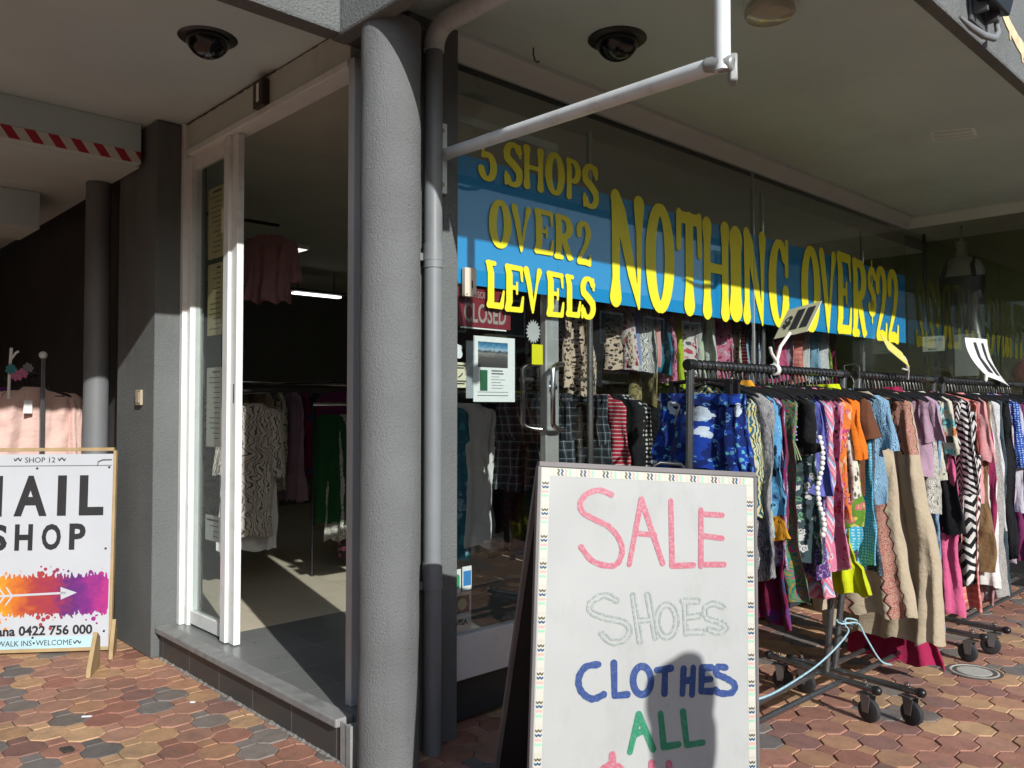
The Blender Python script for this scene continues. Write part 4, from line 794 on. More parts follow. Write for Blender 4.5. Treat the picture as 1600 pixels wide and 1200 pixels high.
# ================================================================ small things on the paving
vc = thing('valve_cover', 'round pale metal valve cover set in the paving by the far castors', 'cover', (4.81, 1.515, 0))
b = MB(); b.lathe([(.118, -.004), (.118, .003), (.108, .004), (.105, .001), (.085, .001), (.083, .0035), (.001, .004)], (4.81, 1.515, .001), 40); obj('lid', b, M('worn_lid', (.50, .49, .43), .6, var=.15, vs=25, dirt=(.3, .28, .25), ds=20, bump=.6, bs=90), vc, smooth=True)
b = MB(); b.lathe([(.12, -.006), (.135, -.004), (.135, .0015), (.119, .0015)], (4.81, 1.515, .001), 40); obj('collar', b, mort, vc, smooth=True)
for k, (x, y, r, lb) in enumerate(((1.20, 4.05, .022, 'short white straw scrap lying on the paving before the step'), (1.62, 3.9, .012, 'tiny pale crumb of paper on the paving near the step'))):
    b = MB(); b.obox((x, y, .006), (.7, -.7, .05), (.7, .7, 0), (0, 0, 1), r, .004, .003); tag(obj('litter_scrap', b, paper, None, (x, y, .003)), lb, 'litter')
b = MB()
for k in range(9): b.tube([(1.03 + rng.uniform(-.02, .02), 3.72 + rng.uniform(-.03, .03), .004) for _ in range(3)], .006, 6)
tag(obj('dead_leaf', b, M('dry_leaf', (.045, .035, .03), .8), None, (1.03, 3.72, .003)), 'dark crumpled dead leaf on a grey paver at lower left', 'leaf')
# ================================================================ clothes racks
RZ, RV = 1.56, 1.80
steel = M('rack_steel', (.21, .215, .22), .25, .85, var=.1, dirt=(.05, .05, .05), ds=12)
blkp = M('black_plastic', (.012, .012, .013), .35, var=.2)
rub = M('rubber', (.028, .028, .03), .75, var=.2, bump=.3, bs=150)
fork = M('castor_fork', (.20, .20, .20), .4, .6, var=.15)
def rack(label, r0, r1, feet):
    """rail from u = r0 to r1; feet: front and rear end of each foot bar"""
    t = thing('clothes_rack', label, 'clothes rack', ((r0 + r1) / 2, RV, 0), 'wheeled clothes racks in front of the shop window')
    FB = .150
    b = MB(); b.tube([(r0, RV, RZ), (r1, RV, RZ)], .0165, 14); obj('rail', b, steel, t, smooth=True)
    mids = []
    for ur, (p, q) in zip((r0, r1), feet):
        p = Vector((p[0], p[1], FB)); q = Vector((q[0], q[1], FB)); f = max(.2, min(.8, (RV + .02 - p.y) / (q.y - p.y))); m = p.lerp(q, f); mids.append((p, q, f))
        b = MB(); b.tube([(ur, RV, RZ - .01), Vector((ur, RV, RZ)).lerp(m, .42) + Vector(((ur - m.x) * .12, 0, 0)), m], .0155, 12); obj('upright', b, steel, t, smooth=True)
        b = MB(); b.lathe([(.02, -.025), (.0225, -.02), (.0225, .02), (.02, .025)], (ur, RV, RZ), 14, (1, 0, 0)); obj('rail_cap', b, blkp, t, smooth=True)
        b = MB(); b.lathe([(.018, -.05), (.0195, -.045), (.0195, .045), (.018, .05)], Vector((ur, RV, RZ)).lerp(m, .55) + Vector(((ur - m.x) * .09, 0, 0)), 14); obj('joint', b, steel, t, smooth=True)
    for df in (-.14, .1):
        e = [p.lerp(q, f + df) - Vector((0, 0, .012)) for p, q, f in mids]
        b = MB(); b.tube(e, .0125, 12); obj('base_bar', b, steel, t, smooth=True)
    for p, q, f in mids:
        d = (q - p).normalized(); b = MB(); b.tube([p, q], .0155, 12); obj('foot_bar', b, steel, t, smooth=True)
        for v_, s_ in ((p, 1), (q, -1)):
            b = MB(); b.lathe([(.016, 0), (.02, .004), (.021, .02), (.016, .032), (.006, .038)], v_, 14, d * -s_); obj('end_cap', b, blkp, t, smooth=True)
            h = v_ + d * (s_ * .045); an = rng.uniform(-.9, .9); ax = Vector((math.cos(an), math.sin(an), 0)); tr = Vector((-ax.y, ax.x, 0)) * .022 * (1 if rng.rand() > .5 else -1)
            c = Vector((h.x, h.y, .052)) + tr
            w = MB(); w.lathe([(.008, -.014), (.042, -.015), (.050, -.011), (.052, -.004), (.052, .004), (.050, .011), (.042, .015), (.008, .014)], c, 30, ax)
            k = obj('castor', w, rub, t, smooth=True, sharp=.5)
            g = MB(); ay = Vector((-ax.y, ax.x, 0))
            for s2 in (-1, 1): g.prism([(-.014, -.006), (.014, -.006), (.026, .066), (-.026, .066)], c + ax * (s2 * .0195) - tr * .3, ay, (0, 0, 1), ax * (.003 * s2))
            g.obox(Vector((h.x, h.y, .1195)), ax, ay, (0, 0, 1), .0225, .03, .003); g.lathe([(.008, 0), (.008, .022)], (h.x, h.y, .121), 10); g.lathe([(.008, 0), (.008, .003)], c + ax * .0232, 8, ax)
            obj('fork', g, fork, k, smooth=True, sharp=.5)
            g = MB(); g.lathe([(.010, 0), (.012, .003), (.012, .012), (.004, .018)], (h.x, h.y, FB + .0155), 10); obj('nut', g, chrome, k, smooth=True)
    return t
rack('nearest clothes rack, its rail full of black hangers behind the whiteboard', 2.64, 3.93, (((2.56, 1.52), (2.60, 1.88)), ((3.70, 1.575), (3.83, 2.14))))
rack('middle clothes rack carrying the long beige dress', 4.10, 5.10, (((3.81, 1.43), (3.86, 2.04)), ((4.97, 1.53), (5.00, 2.13))))
rack('farthest clothes rack in front of the side window', 5.24, 6.90, (((5.22, 1.49), (5.26, 2.12)), ((6.96, 1.5), (6.98, 2.1))))
# blue cord tying the two racks
def smooth3(P, k=6):
    out = []
    for i in range(len(P) - 1):
        p0, p1, p2, p3 = (Vector(P[max(0, min(len(P) - 1, i + j))]) for j in (-1, 0, 1, 2))
        for q in range(k): t = q / k; out.append(.5 * (2 * p1 + (p2 - p0) * t + (2 * p0 - 5 * p1 + 4 * p2 - p3) * t * t + (3 * p1 - p0 - 3 * p2 + p3) * t ** 3))
    return out + [Vector(P[-1])]
b = MB(); cord = M('blue_cord', (.33, .52, .60), .7, var=.2, vs=60)
b.tube(smooth3([(2.605, 1.80, .42), (2.66, 1.66, .345), (2.85, 1.63, .305), (3.33, 1.70, .275), (3.62, 1.73, .295), (3.86, 1.76, .335), (3.885, 1.785, .36), (3.93, 1.80, .38), (4.01, 1.785, .36), (4.02, 1.80, .33), (3.99, 1.82, .345), (3.87, 1.82, .38), (3.86, 1.79, .37), (4.0, 1.775, .35), (4.05, 1.76, .28), (4.12, 1.72, .16), (4.2, 1.70, .125)]), .0042, 8)
tag(obj('blue_cord', b, cord, None, (3.9, 1.75, .3), smooth=True), 'pale blue cord tied round two rack uprights and stretched towards the whiteboard', 'cord')

# ================================================================ hangers and clothes
def hanger_mesh(name, wide=.205, clip=False):
    b = MB()
    hk = [(0, .019 * math.sin(t), .002 + .019 * math.cos(t)) for t in np.linspace(-2.0, 2.6, 14)] + [(0, .004, -.035), (0, 0, -.068)]
    b.tube(hk, .0042, 8)
    if clip: b.tube([(0, -wide * .75, -.062), (0, 0, -.05), (0, wide * .75, -.062)], .006, 8); b.box(-.009, -wide * .72, -.11, .009, -wide * .6, -.055); b.box(-.009, wide * .6, -.11, .009, wide * .72, -.055)
    else:
        P = [(0, s_ * wide * f, z) for s_ in (1,) for f, z in ((-1, -.126), (-.9, -.112), (-.55, -.092), (-.2, -.074), (0, -.066), (.2, -.074), (.55, -.092), (.9, -.112), (1, -.126))]
        b.tube(P, [.004, .008, .009, .008, .007, .008, .009, .008, .004], 8); b.tube([(0, -wide * .8, -.122), (0, wide * .8, -.122)], .0035, 6)
    o = obj(name, b, blkp, None, (0, 0, 0), smooth=True); me = o.data; COL.objects.unlink(o); bpy.data.objects.remove(o); return me
HM = hanger_mesh('hanger'); HC = hanger_mesh('clip_hanger', clip=True)
def hanger(u, label, group, v=RV, z=RZ, clip=False, rz=0):
    o = bpy.data.objects.new('clip_hanger' if clip else 'clothes_hanger', HC if clip else HM); COL.objects.link(o); o.location = (u, v, z + .0165 + .001 - .021); o.rotation_euler = (rng.uniform(-.04, .04), rng.uniform(-.05, .05), rz + rng.uniform(-.14, .14)); tag(o, label, 'hanger', group); return o

def tubecloth(mb, rows, n=60, ph=0, m=5, seed=0, uvo=None):
    wr = 1.0 if uvo is None else .45
    """rows: (z, centre v, half width, thickness, fold amplitude, centre u); a closed, folded tube of cloth with UVs in metres"""
    r2 = np.random.RandomState(seed); pa = r2.uniform(0, 6.28, 4); pm = [m * r2.uniform(.8, 1.25), m * r2.uniform(1.6, 2.3), m * .5, m * 3.1]; st = len(mb.v); nz = len(rows); z0 = rows[0][0]
    hemj = r2.uniform(-1, 1, n) * .006
    for k, (z, cv, w, t, A, cu) in enumerate(rows):
        for i in range(n):
            a = 2 * math.pi * i / n; c, s = math.cos(a), math.sin(a); v = w * (abs(c) ** .8) * (1 if c > 0 else -1)
            x = v / max(w, .01)
            wob = (math.sin(pm[0] * x * 1.6 + pa[0] + .8 * z) * .62 + math.sin(pm[1] * x * 1.6 + pa[1] - 1.5 * z) * .42 + math.sin(pm[3] * x * 1.3 + pa[3] + 4 * z) * .26) * 1.25
            u = t * s * (1 + .25 * math.sin(pm[2] * x + pa[2])) + A * wob + .008 * math.sin(9 * z + pa[2] + 2 * x) + .004 * math.sin(31 * z + 9 * x + pa[0])
            dz = (.35 * A * math.sin(pm[0] * x * 1.6 + pa[1]) + hemj[i] * .5) if k == nz - 1 else 0
            f_ = min(1, k / 4); q_ = Vector((x * w * 9 + seed * 3.1, s * 1.3, z * 7)); u += f_ * wr * (.016 * mnoise.noise(q_) + .008 * mnoise.noise(q_ * 2.7) + .004 * mnoise.noise(q_ * 6))
            mb.v.append(Vector((cu + u, cv + v + (.008 * math.sin(7 * z + pa[3]) + .016 * wr * mnoise.noise(Vector((seed * 1.7, x * .6, z * 5))) * f_) * (w / .2), z + dz)))
    per = lambda w: 4 * w
    for k in range(nz - 1):
        for i in range(n):
            j = (i + 1) % n; a = st + k * n; b = a + n
            wa, wb2 = 4 * rows[k][2], 4 * rows[k + 1][2]
            wm = (wa + wb2) / 2; fi, fj = i / n - .5, (i + 1) / n - .5; off = seed * .37 if uvo is None else uvo
            mb.face((a + i, b + i, b + j, a + j), [(fi * wm + off, rows[k][0]), (fi * wm + off, rows[k + 1][0]), (fj * wm + off, rows[k + 1][0]), (fj * wm + off, rows[k][0])])
def lerp_rows(keys, step=.022):
    """keys: (z, cv, w, t, A, cu) from top to bottom, smoothly filled in"""
    out = []
    for a, b in zip(keys, keys[1:]):
        n = max(1, int(abs(a[0] - b[0]) / step))
        for k in range(n):
            f = k / n; g = f * f * (3 - 2 * f) * .4 + f * .6; out.append(tuple(x + (y - x) * (f if i == 0 else g) for i, (x, y) in enumerate(zip(a, b))))
    out.append(tuple(keys[-1])); return out
tagm = M('price_tag', (.78, .78, .76), .6); cordw = M('tag_thread', (.6, .6, .6), .7)
SEED = [11]
CATS = {'shirt': 'shirt', 'dress': 'dress', 'shorts': 'shorts', 'trousers': 'trousers', 'skirt': 'skirt'}
def garment(kind, u, w, zt, zb, fab, label, yaw=0, m=5, sleeve=.2, trim=None, group=None, v=RV, railz=RZ, name=None, tagp=None, fold=1.0, neck=.075, tilt=0, cat=None):
    SEED[0] += 1; sd = SEED[0]; o_ = MB(); T = zt - railz; B = zb - railz; H = T - B; F = fold
    parts = []
    uvo = 0 if kind == 'flare' else None
    if kind == 'flare':
        tubecloth(o_, lerp_rows([(-.085, 0, neck, .02, 0, 0), (-.115, 0, neck * 1.5, .026, 0, 0), (-.15, 0, w * .56, .03, .003, 0), (-.3, 0, w * .64, .033, .012 * F, 0), (-.6, 0, w * .77, .036, .022 * F, 0), (B * .75, 0, w * .90, .04, .030 * F, 0), (B, 0, w, .045, .036 * F, 0)]), m=m, seed=sd, uvo=0)
    elif kind == 'hem':
        tubecloth(o_, lerp_rows([(-.055, 0, neck, .02, 0, 0), (-.12, 0, .10, .03, .003, 0), (B + .22, 0, .11, .03, .012 * F, 0), (B + .14, 0, .13, .03, .012, 0), (B + .115, 0, w * .8, .035, .02, 0), (B, 0, w, .042, .03, 0)], .018), m=m, seed=sd)
    elif kind == 'ruffle':
        tubecloth(o_, lerp_rows([(-.055, 0, neck, .02, 0, 0), (-.12, 0, .11, .03, .003, 0), (B * .6, 0, .12, .033, .012 * F, 0), (B * .84, 0, w * .62, .035, .015, 0), (B * .9, 0, w * .85, .04, .024, 0), (B, 0, w, .045, .03, 0)]), m=m, seed=sd)
    elif kind in ('shirt', 'dress'):
        top = -.075
        if kind == 'shirt':
            body = [(top, 0, neck, .02, 0, 0), (top - .02, 0, neck * 1.3, .026, 0, 0), (-.105, 0, w * .62, .028, .003, 0), (-.135, 0, w * .80, .032, .007, 0), (-.25, 0, w * .76, .033, .016 * F, 0), (B * .6 - .05, 0, w * .78, .033, .022 * F, 0), (B, 0, w * .84, .034, .028 * F, 0)]
        else:
            body = [(top, 0, neck, .018, 0, 0), (top - .025, 0, neck * 1.4, .024, 0, 0), (-.112, 0, w * .70, .026, .003, 0), (-.15, 0, w * .86, .028, .012 * F, 0), (-.30, 0, w * .88, .026, .022 * F, 0), (-.55, 0, w * .92, .026, .028 * F, 0), (B * .75 - .05, 0, w * .96, .026, .032 * F, 0), (B, 0, w, .028, .036 * F, 0)]
            body = [r for i, r in enumerate(body) if i < 4 or r[0] > B + .03 or r[0] == B]; body = body[:-1] + [body[-1]]
            if body[-2][0] <= body[-1][0]: body.pop(-2)
        tubecloth(o_, lerp_rows(body), m=m, seed=sd)
        if sleeve:
            for s_ in (-1, 1):
                q = MB(); x0, x1 = s_ * w * .74, s_ * (w * .86 + sleeve * .02)
                tubecloth(q, lerp_rows([(-.108, x0 * .86, .03, .018, .002, 0), (-.135, x0, .046, .024, .005, .004), (-.19, x0 * 1.03, .048, .028, .012, .006), (-.14 - sleeve, x1, .046 + .02 * F * sleeve, .030, .018, .01)], .025), n=26, m=3, seed=sd * 3 + s_)
                parts.append(('sleeve', q, fab))
    elif kind in ('shorts', 'trousers'):
        tubecloth(o_, lerp_rows([(T, 0, w * .80, .03, .006, 0), (T - .035, 0, w * .78, .026, .011, 0), (T - .07, 0, w * .80, .032, .012 * F, 0), (T - .2, 0, w * .86, .04, .014 * F, 0), (T - min(.27, H * .55), 0, w * .9, .042, .016 * F, 0)], .02), m=m * 2, seed=sd)
        for s_ in (-1, 1):
            q = MB(); z1 = T - min(.24, H * .5)
            tubecloth(q, lerp_rows([(z1, s_ * w * .45, w * .44, .037, .012 * F, 0), (B, s_ * w * (.51 if kind == 'shorts' else .42), w * (.46 if kind == 'shorts' else .34), .042, .026 * F, 0)]), n=32, m=m * .6, seed=sd * 5 + s_); parts.append(('leg', q, fab))
        q = MB(); tubecloth(q, lerp_rows([(T + .012, 0, w * .80, .034, .007, 0), (T - .03, 0, w * .79, .036, .011, 0)], .012), m=m * 4, seed=sd); parts.append(('waistband', q, fab))
    elif kind == 'skirt':
        tubecloth(o_, lerp_rows([(T, 0, w * .62, .02, .004, 0), (T - .05, 0, w * .64, .026, .008 * F, 0), (T - H * .5, 0, w * .82, .034, .02 * F, 0), (B, 0, w, .04, .03 * F, 0)]), m=m, seed=sd)
    elif kind == 'folded':
        tubecloth(o_, lerp_rows([(-.112, 0, w * .78, .012, 0, 0), (-.125, 0, w * .80, .02, .002, 0), (-.5, 0, w * .84, .026, .005 * F, 0), (B, 0, w * .92, .03, .008 * F, 0)]), m=m * .6, seed=sd)
    nm = name or {'shirt': 'hanging_shirt', 'dress': 'hanging_dress', 'shorts': 'hanging_shorts', 'trousers': 'hanging_trousers', 'skirt': 'hanging_skirt', 'folded': 'folded_trousers', 'flare': 'hanging_dress', 'ruffle': 'hanging_dress', 'hem': 'hanging_dress'}[kind]
    o = obj(nm, o_, fab, None, (0, 0, 0), smooth=True, sharp=2.5, fixn=False); o.location = (u, v, railz); o.rotation_euler = (tilt + rng.uniform(-.025, .025), 0, yaw + rng.uniform(-.07, .07))
    tag(o, label, cat or {'folded': 'trousers', 'flare': 'dress', 'ruffle': 'dress', 'hem': 'dress'}.get(kind, kind), group)
    for pn, q, f in parts:
        c = obj(pn, q, f, None, (0, 0, 0), smooth=True, sharp=2.5, fixn=False); c.parent = o
    if trim:
        zt_, hgt, tf, wf = trim; q = MB(); tubecloth(q, lerp_rows([(zt_ - railz, 0, wf[0], .046, .02 * F, 0), (zt_ - hgt - railz, 0, wf[1], .05, .032 * F, 0)]), m=m * 1.3, seed=sd + 100)
        c = obj('trim', q, tf, None, (0, 0, 0), smooth=True, sharp=2.5, fixn=False); c.parent = o
    if tagp:
        q = MB(); x, z = tagp; q.box(-.083, x - .024, z - railz - .04, -.082, x + .024, z - railz + .04); q.tube([(-.0825, x, z - railz + .04), (-.05, x + .006, z - railz + .10)], .001, 5); c = obj('price_tag', q, tagm, None, (0, 0, 0)); c.parent = o
    return o
# ---- cloth prints
K = (.012, .012, .014); Wt = (.78, .77, .74)
f_aloha = FAB('blue_resort_print', 'bigprint', [(.006, .022, .15), (.010, .05, .36), (.14, .36, .68), (.60, .72, .82), (.12, .48, .5)], 1.5)
f_yblk = FAB('black_yellow_print', 'leaf', [(.012, .02, .03), (.02, .12, .2), (.62, .50, .06), (.5, .55, .5)], 1.6)
f_ylw = FAB('lime_white_leaf', 'leaf', [K, (.55, .62, .62), (.05, .16, .35), (.62, .64, .10)], 1.5)
f_grey = FAB('grey_wavy_weave', 'leaf', [(.02, .02, .025), (.35, .35, .36), (.07, .07, .075), (.55, .55, .54)], 2.6)
f_turq = FAB('turquoise_black_floral', 'floral', [(.12, .38, .66), (.20, .52, .78), (.01, .02, .05), (.08, .24, .50), (.01, .02, .05)], .9)
f_orng = FAB('orange_plain', 'plain', [(.80, .36, .02)])
f_purp = FAB('plum_paisley', 'paisley', [(.12, .05, .22), (.42, .22, .52), (.45, .06, .16), (.5, .45, .6)], 1.6)
f_burg = FAB('burgundy_plain', 'floral', [(.20, .012, .06), (.26, .02, .09), (.16, .02, .16), (.22, .015, .07), (.05, .06, .16)], .5)
f_gpais = FAB('green_paisley', 'paisley', [(.03, .17, .14), (.34, .24, .06), (.04, .24, .2), (.48, .06, .18), (.10, .26, .10)], 1.0)
f_blav = FAB('black_knit', 'plain', [(.010, .010, .012)])
f_pom = FAB('pale_blue_floral', 'floral', [(.04, .07, .08), (.5, .56, .52), (.14, .32, .2), (.55, .56, .55), (.02, .03, .03)], 1.2)
f_bviol = FAB('violet_blue_plain', 'leaf', [(.13, .15, .50), (.16, .19, .56), (.11, .12, .44)], 1.2)
f_pscal = FAB('purple_scallop', 'paisley', [(.06, .02, .12), (.40, .32, .56), (.07, .025, .15), (.12, .05, .2)], 2.4)
f_pchev = FAB('pink_zigzag', 'chevron', [(.72, .20, .32), (.68, .62, .70), (.25, .38, .55), (.72, .12, .22), (.76, .42, .44)], 13)
f_pflor = FAB('pink_floral', 'floral', [(.68, .22, .36), (.75, .35, .45), (.72, .64, .66), (.6, .06, .1), (.04, .03, .05)], 1.5)
f_orma = FAB('orange_magenta_floral', 'floral', [(.72, .20, .04), (.52, .04, .22), (.75, .33, .06), (.3, .03, .12), (.75, .5, .3)], 1.1)
f_crem = FAB('cream_black_floral', 'floral', [(.70, .68, .58), (.72, .70, .6), (.05, .05, .04), (.6, .6, .5), (.12, .13, .08)], 1.6)
f_oran = FAB('bright_orange_plain', 'plain', [(.80, .20, .015)])
f_brwn = FAB('brown_plain', 'plain', [(.15, .055, .025)])
f_gcuf = FAB('lime_pink_floral', 'floral', [(.12, .28, .03), (.40, .50, .04), (.62, .12, .2), (.15, .3, .05), (.6, .5, .1)], .9)
f_lime = FAB('acid_lime_plain', 'plain', [(.62, .70, .01)])
f_tqdt = FAB('turquoise_dot', 'dots', [(.05, .40, .60), (.45, .68, .78)], 75)
f_lblu = FAB('pale_blue_navy_print', 'leaf', [(.30, .52, .68), (.25, .46, .64), (.02, .05, .14), (.32, .54, .7)], 2.2)
f_navy = FAB('dark_slate_print', 'speckle', [(.02, .03, .05), (.05, .07, .10), (.2, .24, .28)], 1)
f_beig = FAB('beige_crepe', 'plain', [(.52, .43, .30)])
f_embr = FAB('red_embroidery', 'leopard', [(.52, .40, .30), (.42, .12, .10), (.5, .2, .16), (.14, .05, .04)], 2.6)
f_mauv = FAB('mauve_plain', 'plain', [(.50, .33, .44)])
f_zebr = FAB('zebra_stripe', 'leaf', [K, (.7, .68, .6), K, (.66, .64, .58)], 2.2)
f_blk = FAB('black_jersey', 'plain', [(.012, .012, .015)])
f_crtl = FAB('cream_teal_orange', 'floral', [(.64, .62, .5), (.16, .5, .52), (.74, .24, .05), (.68, .64, .52), (.1, .1, .08)], .8)
f_tied = FAB('blue_tie_dye', 'leaf', [(.6, .64, .66), (.06, .24, .44), (.5, .6, .66), (.02, .1, .28)], 1.1)
f_pink = FAB('hot_pink_plain', 'plain', [(.76, .14, .30)])
f_chev = FAB('black_white_zigzag', 'chevron', [K, Wt, K, (.7, .68, .66)], 14)
f_chv2 = FAB('black_white_zigzag_small', 'chevron', [K, Wt], 17, ang=.25)
f_salm = FAB('salmon_ruffle', 'stripes', [(.78, .24, .20), (.80, .36, .30), (.72, .2, .17)], 26)
f_ppuf = FAB('soft_pink_plain', 'plain', [(.74, .36, .38)])
f_tan = FAB('tan_drill', 'plain', [(.25, .16, .075)])
f_mage = FAB('wine_magenta_plain', 'plain', [(.34, .03, .11)])
f_spk = FAB('grey_speckle', 'speckle', [(.1, .095, .09), (.55, .53, .5), (.2, .19, .18), (.62, .6, .57)], 1.2)
f_wht = FAB('white_cotton', 'plain', [(.78, .77, .75)])
f_dust = FAB('dusty_rose', 'plain', [(.46, .25, .27)])
f_slat = FAB('slate_plain', 'plain', [(.055, .085, .105)])
f_lace = FAB('white_grey_lace', 'speckle', [(.3, .31, .34), (.7, .7, .72), (.75, .75, .76), (.5, .5, .54)], .8)
f_pyel = FAB('pink_yellow_print', 'floral', [(.6, .5, .62), (.72, .32, .4), (.62, .6, .2), (.4, .25, .55), (.75, .7, .7)], .9)
f_bpol = FAB('royal_polka', 'dots', [(.015, .07, .38), (.45, .58, .75)], 70)
f_lilw = FAB('pale_lilac_plain', 'plain', [(.62, .60, .68)])
f_plum = FAB('plum_plain', 'plain', [(.20, .03, .12)])
GR = 'clothes on the racks in front of the window'
# ---- nearest rack
garment('shorts', 2.715, .25, 1.44, .88, f_aloha, 'bright blue resort print shorts, first garment on the nearest rack', 0, 5, group=GR)
garment('dress', 2.785, .22, 1.50, .98, f_yblk, 'black, teal and yellow printed top just behind the blue shorts', .05, 4, 0, group=GR)
garment('dress', 2.82, .255, 1.45, .76, f_grey, 'grey wavy textured dress hanging low beside the whiteboard edge', -.05, 6, 0, group=GR)
garment('dress', 2.86, .22, 1.50, .90, f_ylw, 'lime, white and navy leaf print dress beside the turquoise top', .04, 4, 0, group=GR)
garment('dress', 2.915, .25, 1.50, 1.0, f_turq, 'turquoise and black flowered top near the front of the rack', -.06, 4, 0, group=GR, tagp=(-.235, 1.09))
garment('ruffle', 2.955, .235, 1.42, .885, f_orng, 'plain orange top, only its hem showing under the turquoise top', .05, 4, 0, group=GR)
garment('dress', 2.99, .225, 1.42, .77, f_purp, 'plum paisley dress next to the turquoise top', 0, 5, 0, group=GR)
garment('dress', 3.03, .23, 1.42, .55, f_burg, 'long plain burgundy dress hanging low near the whiteboard', -.05, 5, 0, group=GR)
garment('dress', 3.085, .225, 1.44, .62, f_gpais, 'long green and brown paisley dress', .05, 4, 0, group=GR)
g_ = garment('dress', 3.17, .25, 1.5, 1.22, f_blav, 'black top with a lavender sprig on its front', -.05, 4, 0, group=GR)
q = MB()
for k in range(26):
    z = 1.42 - RZ - k * .0065; x = -.165 + .014 * math.sin(k * 2.4); q.lathe([(.001, -.004), (.005, 0), (.001, .004)], (-.052, x, z), 6, (1, .3, .2))
c_ = obj('lavender_print', q, M('lavender', (.36, .28, .58), .8), None, (0, 0, 0)); c_.parent = g_
q = MB()
for k in range(9): q.tube([(-.05, -.165 + k * .002, 1.27 - RZ), (-.053, -.20 + k * .012, 1.19 - RZ)], .0022, 5)
c_ = obj('stem_print', q, M('sage', (.35, .42, .22), .8), None, (0, 0, 0)); c_.parent = g_
g_ = garment('dress', 3.22, .225, 1.44, .77, f_pom, 'dark flowered blouse edged with white pompoms', .06, 4, 0, group=GR)
pw = M('pompom_wool', (.76, .75, .72), .95, bump=.6, bs=300)
for k in range(27):
    z = 1.44 - RZ - .022 - k * .0205; y = -.09 - .125 * min(1, k / 7) + .012 * math.sin(k * .45)
    q = MB(); q.lathe([(.011 * math.sin(t) + 1e-4, -.011 * math.cos(t)) for t in np.linspace(0, math.pi, 8)], (-.035 + rng.uniform(-.006, .006), y - .012, z), 10); c_ = obj('pompom', q, pw, None, (0, 0, 0), smooth=True); c_.parent = g_
garment('dress', 3.26, .23, 1.40, 1.04, f_bviol, 'plain violet blue top between the pompom blouse and the pink zigzag dress', 0, 6, 0, group=GR)
garment('dress', 3.305, .235, 1.40, .70, f_pscal, 'dark purple dress with rows of pale scallops', .04, 5, 0, group=GR)
garment('dress', 3.40, .235, 1.44, .60, f_pchev, 'long pink, white and blue zigzag dress', -.05, 5, 0, group=GR)
garment('dress', 3.475, .225, 1.42, .70, f_pflor, 'pink flowered dress beside the zigzag dress', .05, 4, 0, group=GR)
garment('dress', 3.535, .225, 1.42, .92, f_orma, 'orange and magenta flowered blouse', 0, 4, 0, group=GR)
garment('dress', 3.57, .22, 1.45, 1.0, f_crem, 'cream and black flowered blouse beside the orange one', .04, 4, 0, group=GR)
garment('shirt', 3.61, .235, 1.42, 1.05, f_oran, 'plain bright orange blouse', -.05, 4, .24, group=GR)
garment('dress', 3.64, .215, 1.40, .86, f_gcuf, 'lime and pink flowered tunic showing below the orange blouse', 0, 4, 0, group=GR)
garment('shirt', 3.68, .25, 1.47, 1.0, f_brwn, 'plain brown satin shirt with puffed shoulders', .05, 4, .16, group=GR)
garment('hem', 3.70, .205, 1.40, .56, f_lime, 'acid lime dress, its hem lowest between beige and zigzag dresses', 0, 7, 0, group=GR)
garment('dress', 3.745, .23, 1.42, .68, f_tqdt, 'turquoise dress with small white dots', .05, 4, 0, group=GR)
garment('dress', 3.79, .225, 1.40, .64, f_navy, 'dark slate speckled dress behind the turquoise dotted one', -.04, 4, 0, group=GR)
garment('shirt', 3.845, .255, 1.50, .95, f_lblu, 'pale blue shirt with a navy fan print, last on the nearest rack', .05, 3, .22, group=GR)
# ---- middle rack
f_bb = FAB('beige_red_bands', 'bands', [(.54, .45, .32), (.40, .10, .09), (.50, .28, .22), (.08, .03, .025)], bands=((.10, .17, -2, 0), (.26, .30, -2, 0)))
f_bn = FAB('beige_red_neck', 'bands', [(.54, .45, .32), (.40, .10, .09), (.50, .28, .22), (.08, .03, .025)], bands=((.025, .135, -.40, 0),))
garment('flare', 4.03, .25, 1.42, .40, f_bb, 'beige dress with red embroidered bands, behind the pale blue shirt', .10, 5, 0, group=GR, fold=.7)
garment('ruffle', 4.42, .24, 1.40, .09, FAB('crimson_velvet', 'plain', [(.40, .02, .09)]), 'long dark red dress whose hem almost touches the paving', .1, 6, 0, group=GR)
garment('flare', 4.30, .315, 1.46, .24, f_bn, 'long flared beige dress with a red embroidered neck panel', -.05, 7, 0, group=GR, neck=.1, fold=1.15, tagp=(.07, 1.10))
garment('shirt', 4.47, .25, 1.46, 1.05, f_mauv, 'mauve pink short sleeved tee beside the beige dress', .05, 4, .2, group=GR)
garment('dress', 4.55, .225, 1.40, .84, f_zebr, 'zebra striped dress between the mauve tee and the black skirt', 0, 4, 0, group=GR)
garment('dress', 4.66, .215, 1.40, .18, f_tied, 'long white and blue tie dyed dress', .05, 5, 0, group=GR)
garment('shirt', 4.73, .225, 1.44, 1.0, f_crtl, 'cream, teal and orange flowered shirt above the black skirt', -.04, 3, .28, group=GR)
garment('skirt', 4.80, .265, 1.30, .72, f_blk, 'flared plain black skirt', .05, 5, group=GR)
garment('dress', 4.86, .21, 1.36, .27, f_pink, 'long hot pink dress showing below the black skirt', 0, 5, 0, group=GR)
garment('shirt', 4.96, .245, 1.48, .80, f_chev, 'bold black and white zigzag shirt with long sleeves', -.05, 4, .5, group=GR)
